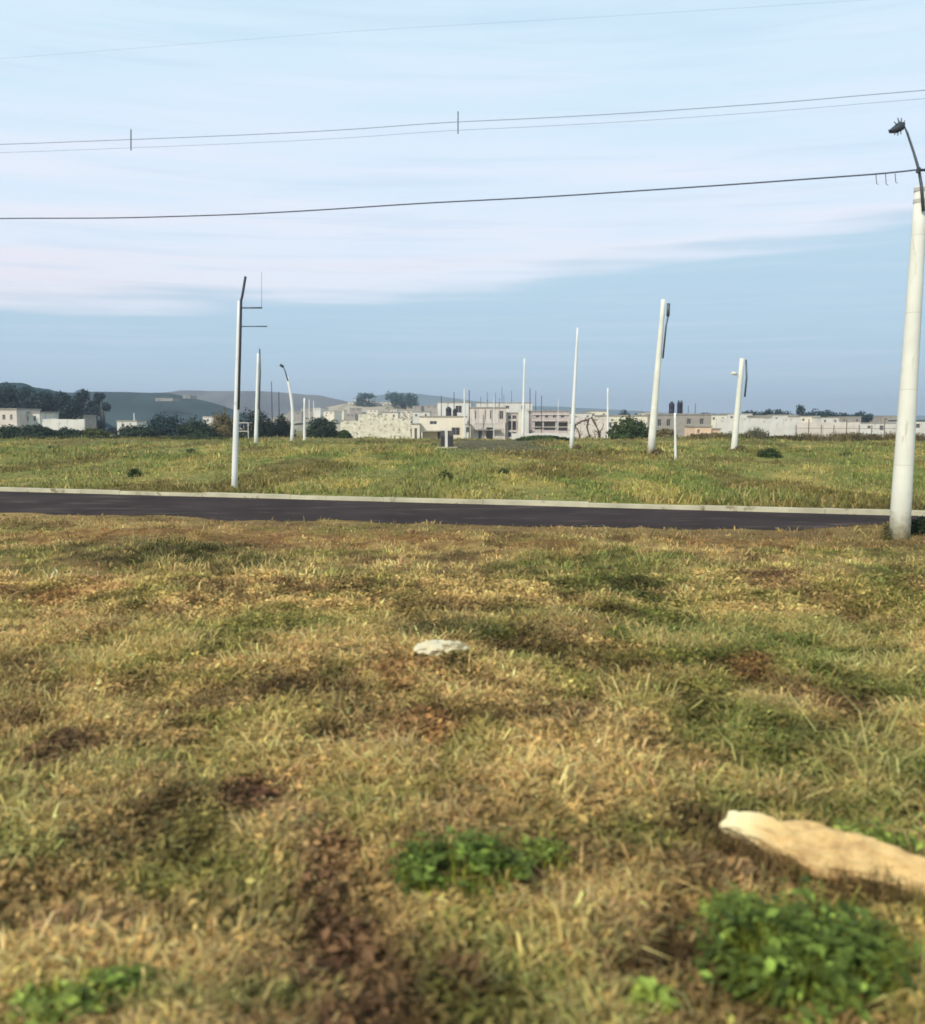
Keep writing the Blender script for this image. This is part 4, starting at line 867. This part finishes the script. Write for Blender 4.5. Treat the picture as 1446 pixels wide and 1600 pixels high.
span(up, (24, 15.5), .0065, M_wire2, 'conductor', parent=oc); span([(u, v + 13) for u, v in up], (24, 15.5), .0035, M_wire2, 'conductor', parent=oc)
for u, v0, v1, rr in ((205, 202, 235, .012), (716, 174, 209, .010)):
    D_ = 24 + (15.5 - 24) * (u + 600) / 2700.; MB().tube([P(u, v0, D_), P(u, v1, D_)], rr, 6).build('spacer', M_wire, oc)
span([(-600, 125), (0, 92), (560, 48), (960, 25), (1446, -6), (2100, -60)], (26, 15), .0016, M_wire2, 'high_wire', 'faintest thin wire crossing the top of the sky', 'wire')

# ------------------------------------------------------------------ rocks
def rock(name, loc, sx, sy, sz, mat, label, cat, seed, rz=0, prof=None, sub=48):
    th = np.linspace(0, np.pi, sub); ph = np.linspace(0, 2 * np.pi, sub * 2, endpoint=False)
    T_, P_ = np.meshgrid(th, ph, indexing='ij'); x = np.cos(T_); s = np.sin(T_) ** .8
    y = s * np.cos(P_); z = s * np.sin(P_)
    f = np.ones_like(x) if prof is None else np.interp(x, [p[0] for p in prof], [p[1] for p in prof])
    nn = (fbm(x.ravel() * 2.2 + seed, (y + z * 1.7).ravel() * 1.2 + 5, .9, seed, 5).reshape(x.shape) - .5)
    n2 = (fbm(x.ravel() * 2.2 - seed, (z - y * 1.3).ravel() * 1.2 + 9, .5, seed + 9, 5).reshape(x.shape) - .5)
    if sub > 60: fa = np.abs(fbm(x.ravel() * 3.1 + seed * 2, (y * 1.3 + z).ravel() * 1.6, .6, seed + 17, 5).reshape(x.shape) - .5) * .35; nn = nn - fa + .04; n2 = n2 - fa * .7 + .03
    y = y * f * (1 + nn * 1.0 + n2 * .5); z = z * f * (1 + n2 * 1.0 + nn * .5)
    cz_ = 0 if prof is None else np.interp(x, [p[0] for p in prof], [p[2] for p in prof])
    V = np.stack([x.ravel() * sx * (1 + nn.ravel() * .1), y.ravel() * sy, (z * sz + cz_).ravel()], 1)
    n_, m_ = x.shape; F = []
    i = np.arange(n_ - 1)[:, None] * m_ + np.arange(m_)[None, :]; j = np.arange(n_ - 1)[:, None] * m_ + (np.arange(m_)[None, :] + 1) % m_
    F = np.stack([i.ravel(), j.ravel(), (j + m_).ravel(), (i + m_).ravel()], 1)
    o = np_mesh(name, V, F, mat, loc=loc, smooth=True); o.rotation_euler = (0, 0, rz); return tag(o, label, cat)
a = G(1128, 1295, .05); b = G(1600, 1425, .05); md = (a + b) / 2; ln = (b - a).length
rock('boulder', (md.x, md.y, gz1(md.x, md.y) + .05), ln / 2, .12, .12, M_tanrock, 'long low tan boulder with a chalky pale left end, lower right', 'boulder', 21, math.atan2(b.y - a.y, b.x - a.x),
     prof=[(-1, 1.3, .04), (-.93, .95, .04), (-.85, .78, .04), (-.7, .82, .03), (-.5, .98, .01), (-.3, 1.08, .01), (0, 1.05, 0), (.4, .85, 0), (.6, .95, 0), (1, .8, 0)], sub=120)
dn_ = (b - a).normalized(); bp0 = MB
nb = 1500; tt_ = rng.uniform(-.05, 1, nb); sd_ = rng.choice([-1, 1], nb, p=[.75, .25]); pr = np.array([-dn_.y, dn_.x])
bx_ = a.x + (b.x - a.x) * tt_ + pr[0] * sd_ * rng.uniform(.09, .20, nb); by_ = a.y + (b.y - a.y) * tt_ + pr[1] * sd_ * rng.uniform(.09, .20, nb)
cc_, _h2 = colmap(bx_, by_)
tag(blades('grass_fringe', bx_, by_, rng.uniform(.06, .17, nb), rng.uniform(.004, .011, nb), np.clip(cc_ * rng.lognormal(.1, .35, (nb, 1)), 0, .9), rng.uniform(.1, .9, nb), rng.uniform(0, 6.28, nb), M_grass), 'wispy dry grass growing along both sides of the tan boulder', 'grass', kind='stuff')
g = G(690, 1036)
g.z = gz1(g.x, g.y)
rock('stone', (g.x, g.y, g.z + .055), .23, .11, .058, M_rock, 'pale cream stone lying alone in the middle of the foreground grass', 'stone', 31, .08)

# ------------------------------------------------------------------ haze
m, N_, L_, b_ = mat_new('hazy_air'); N_.remove(b_)
pv = N_.new('ShaderNodeVolumePrincipled'); pv.inputs['Color'].default_value = (.80, .88, 1.0, 1); pv.inputs['Density'].default_value = .0005
pv.inputs['Anisotropy'].default_value = .2; L_.new(pv.outputs[0], N_['Material Output'].inputs['Volume'])
hz = MB().box(-4700, 4700, -60, 3700, -8, 70).build('haze', m); tag(hz, 'thin pale haze over the fields', 'haze', kind='stuff')
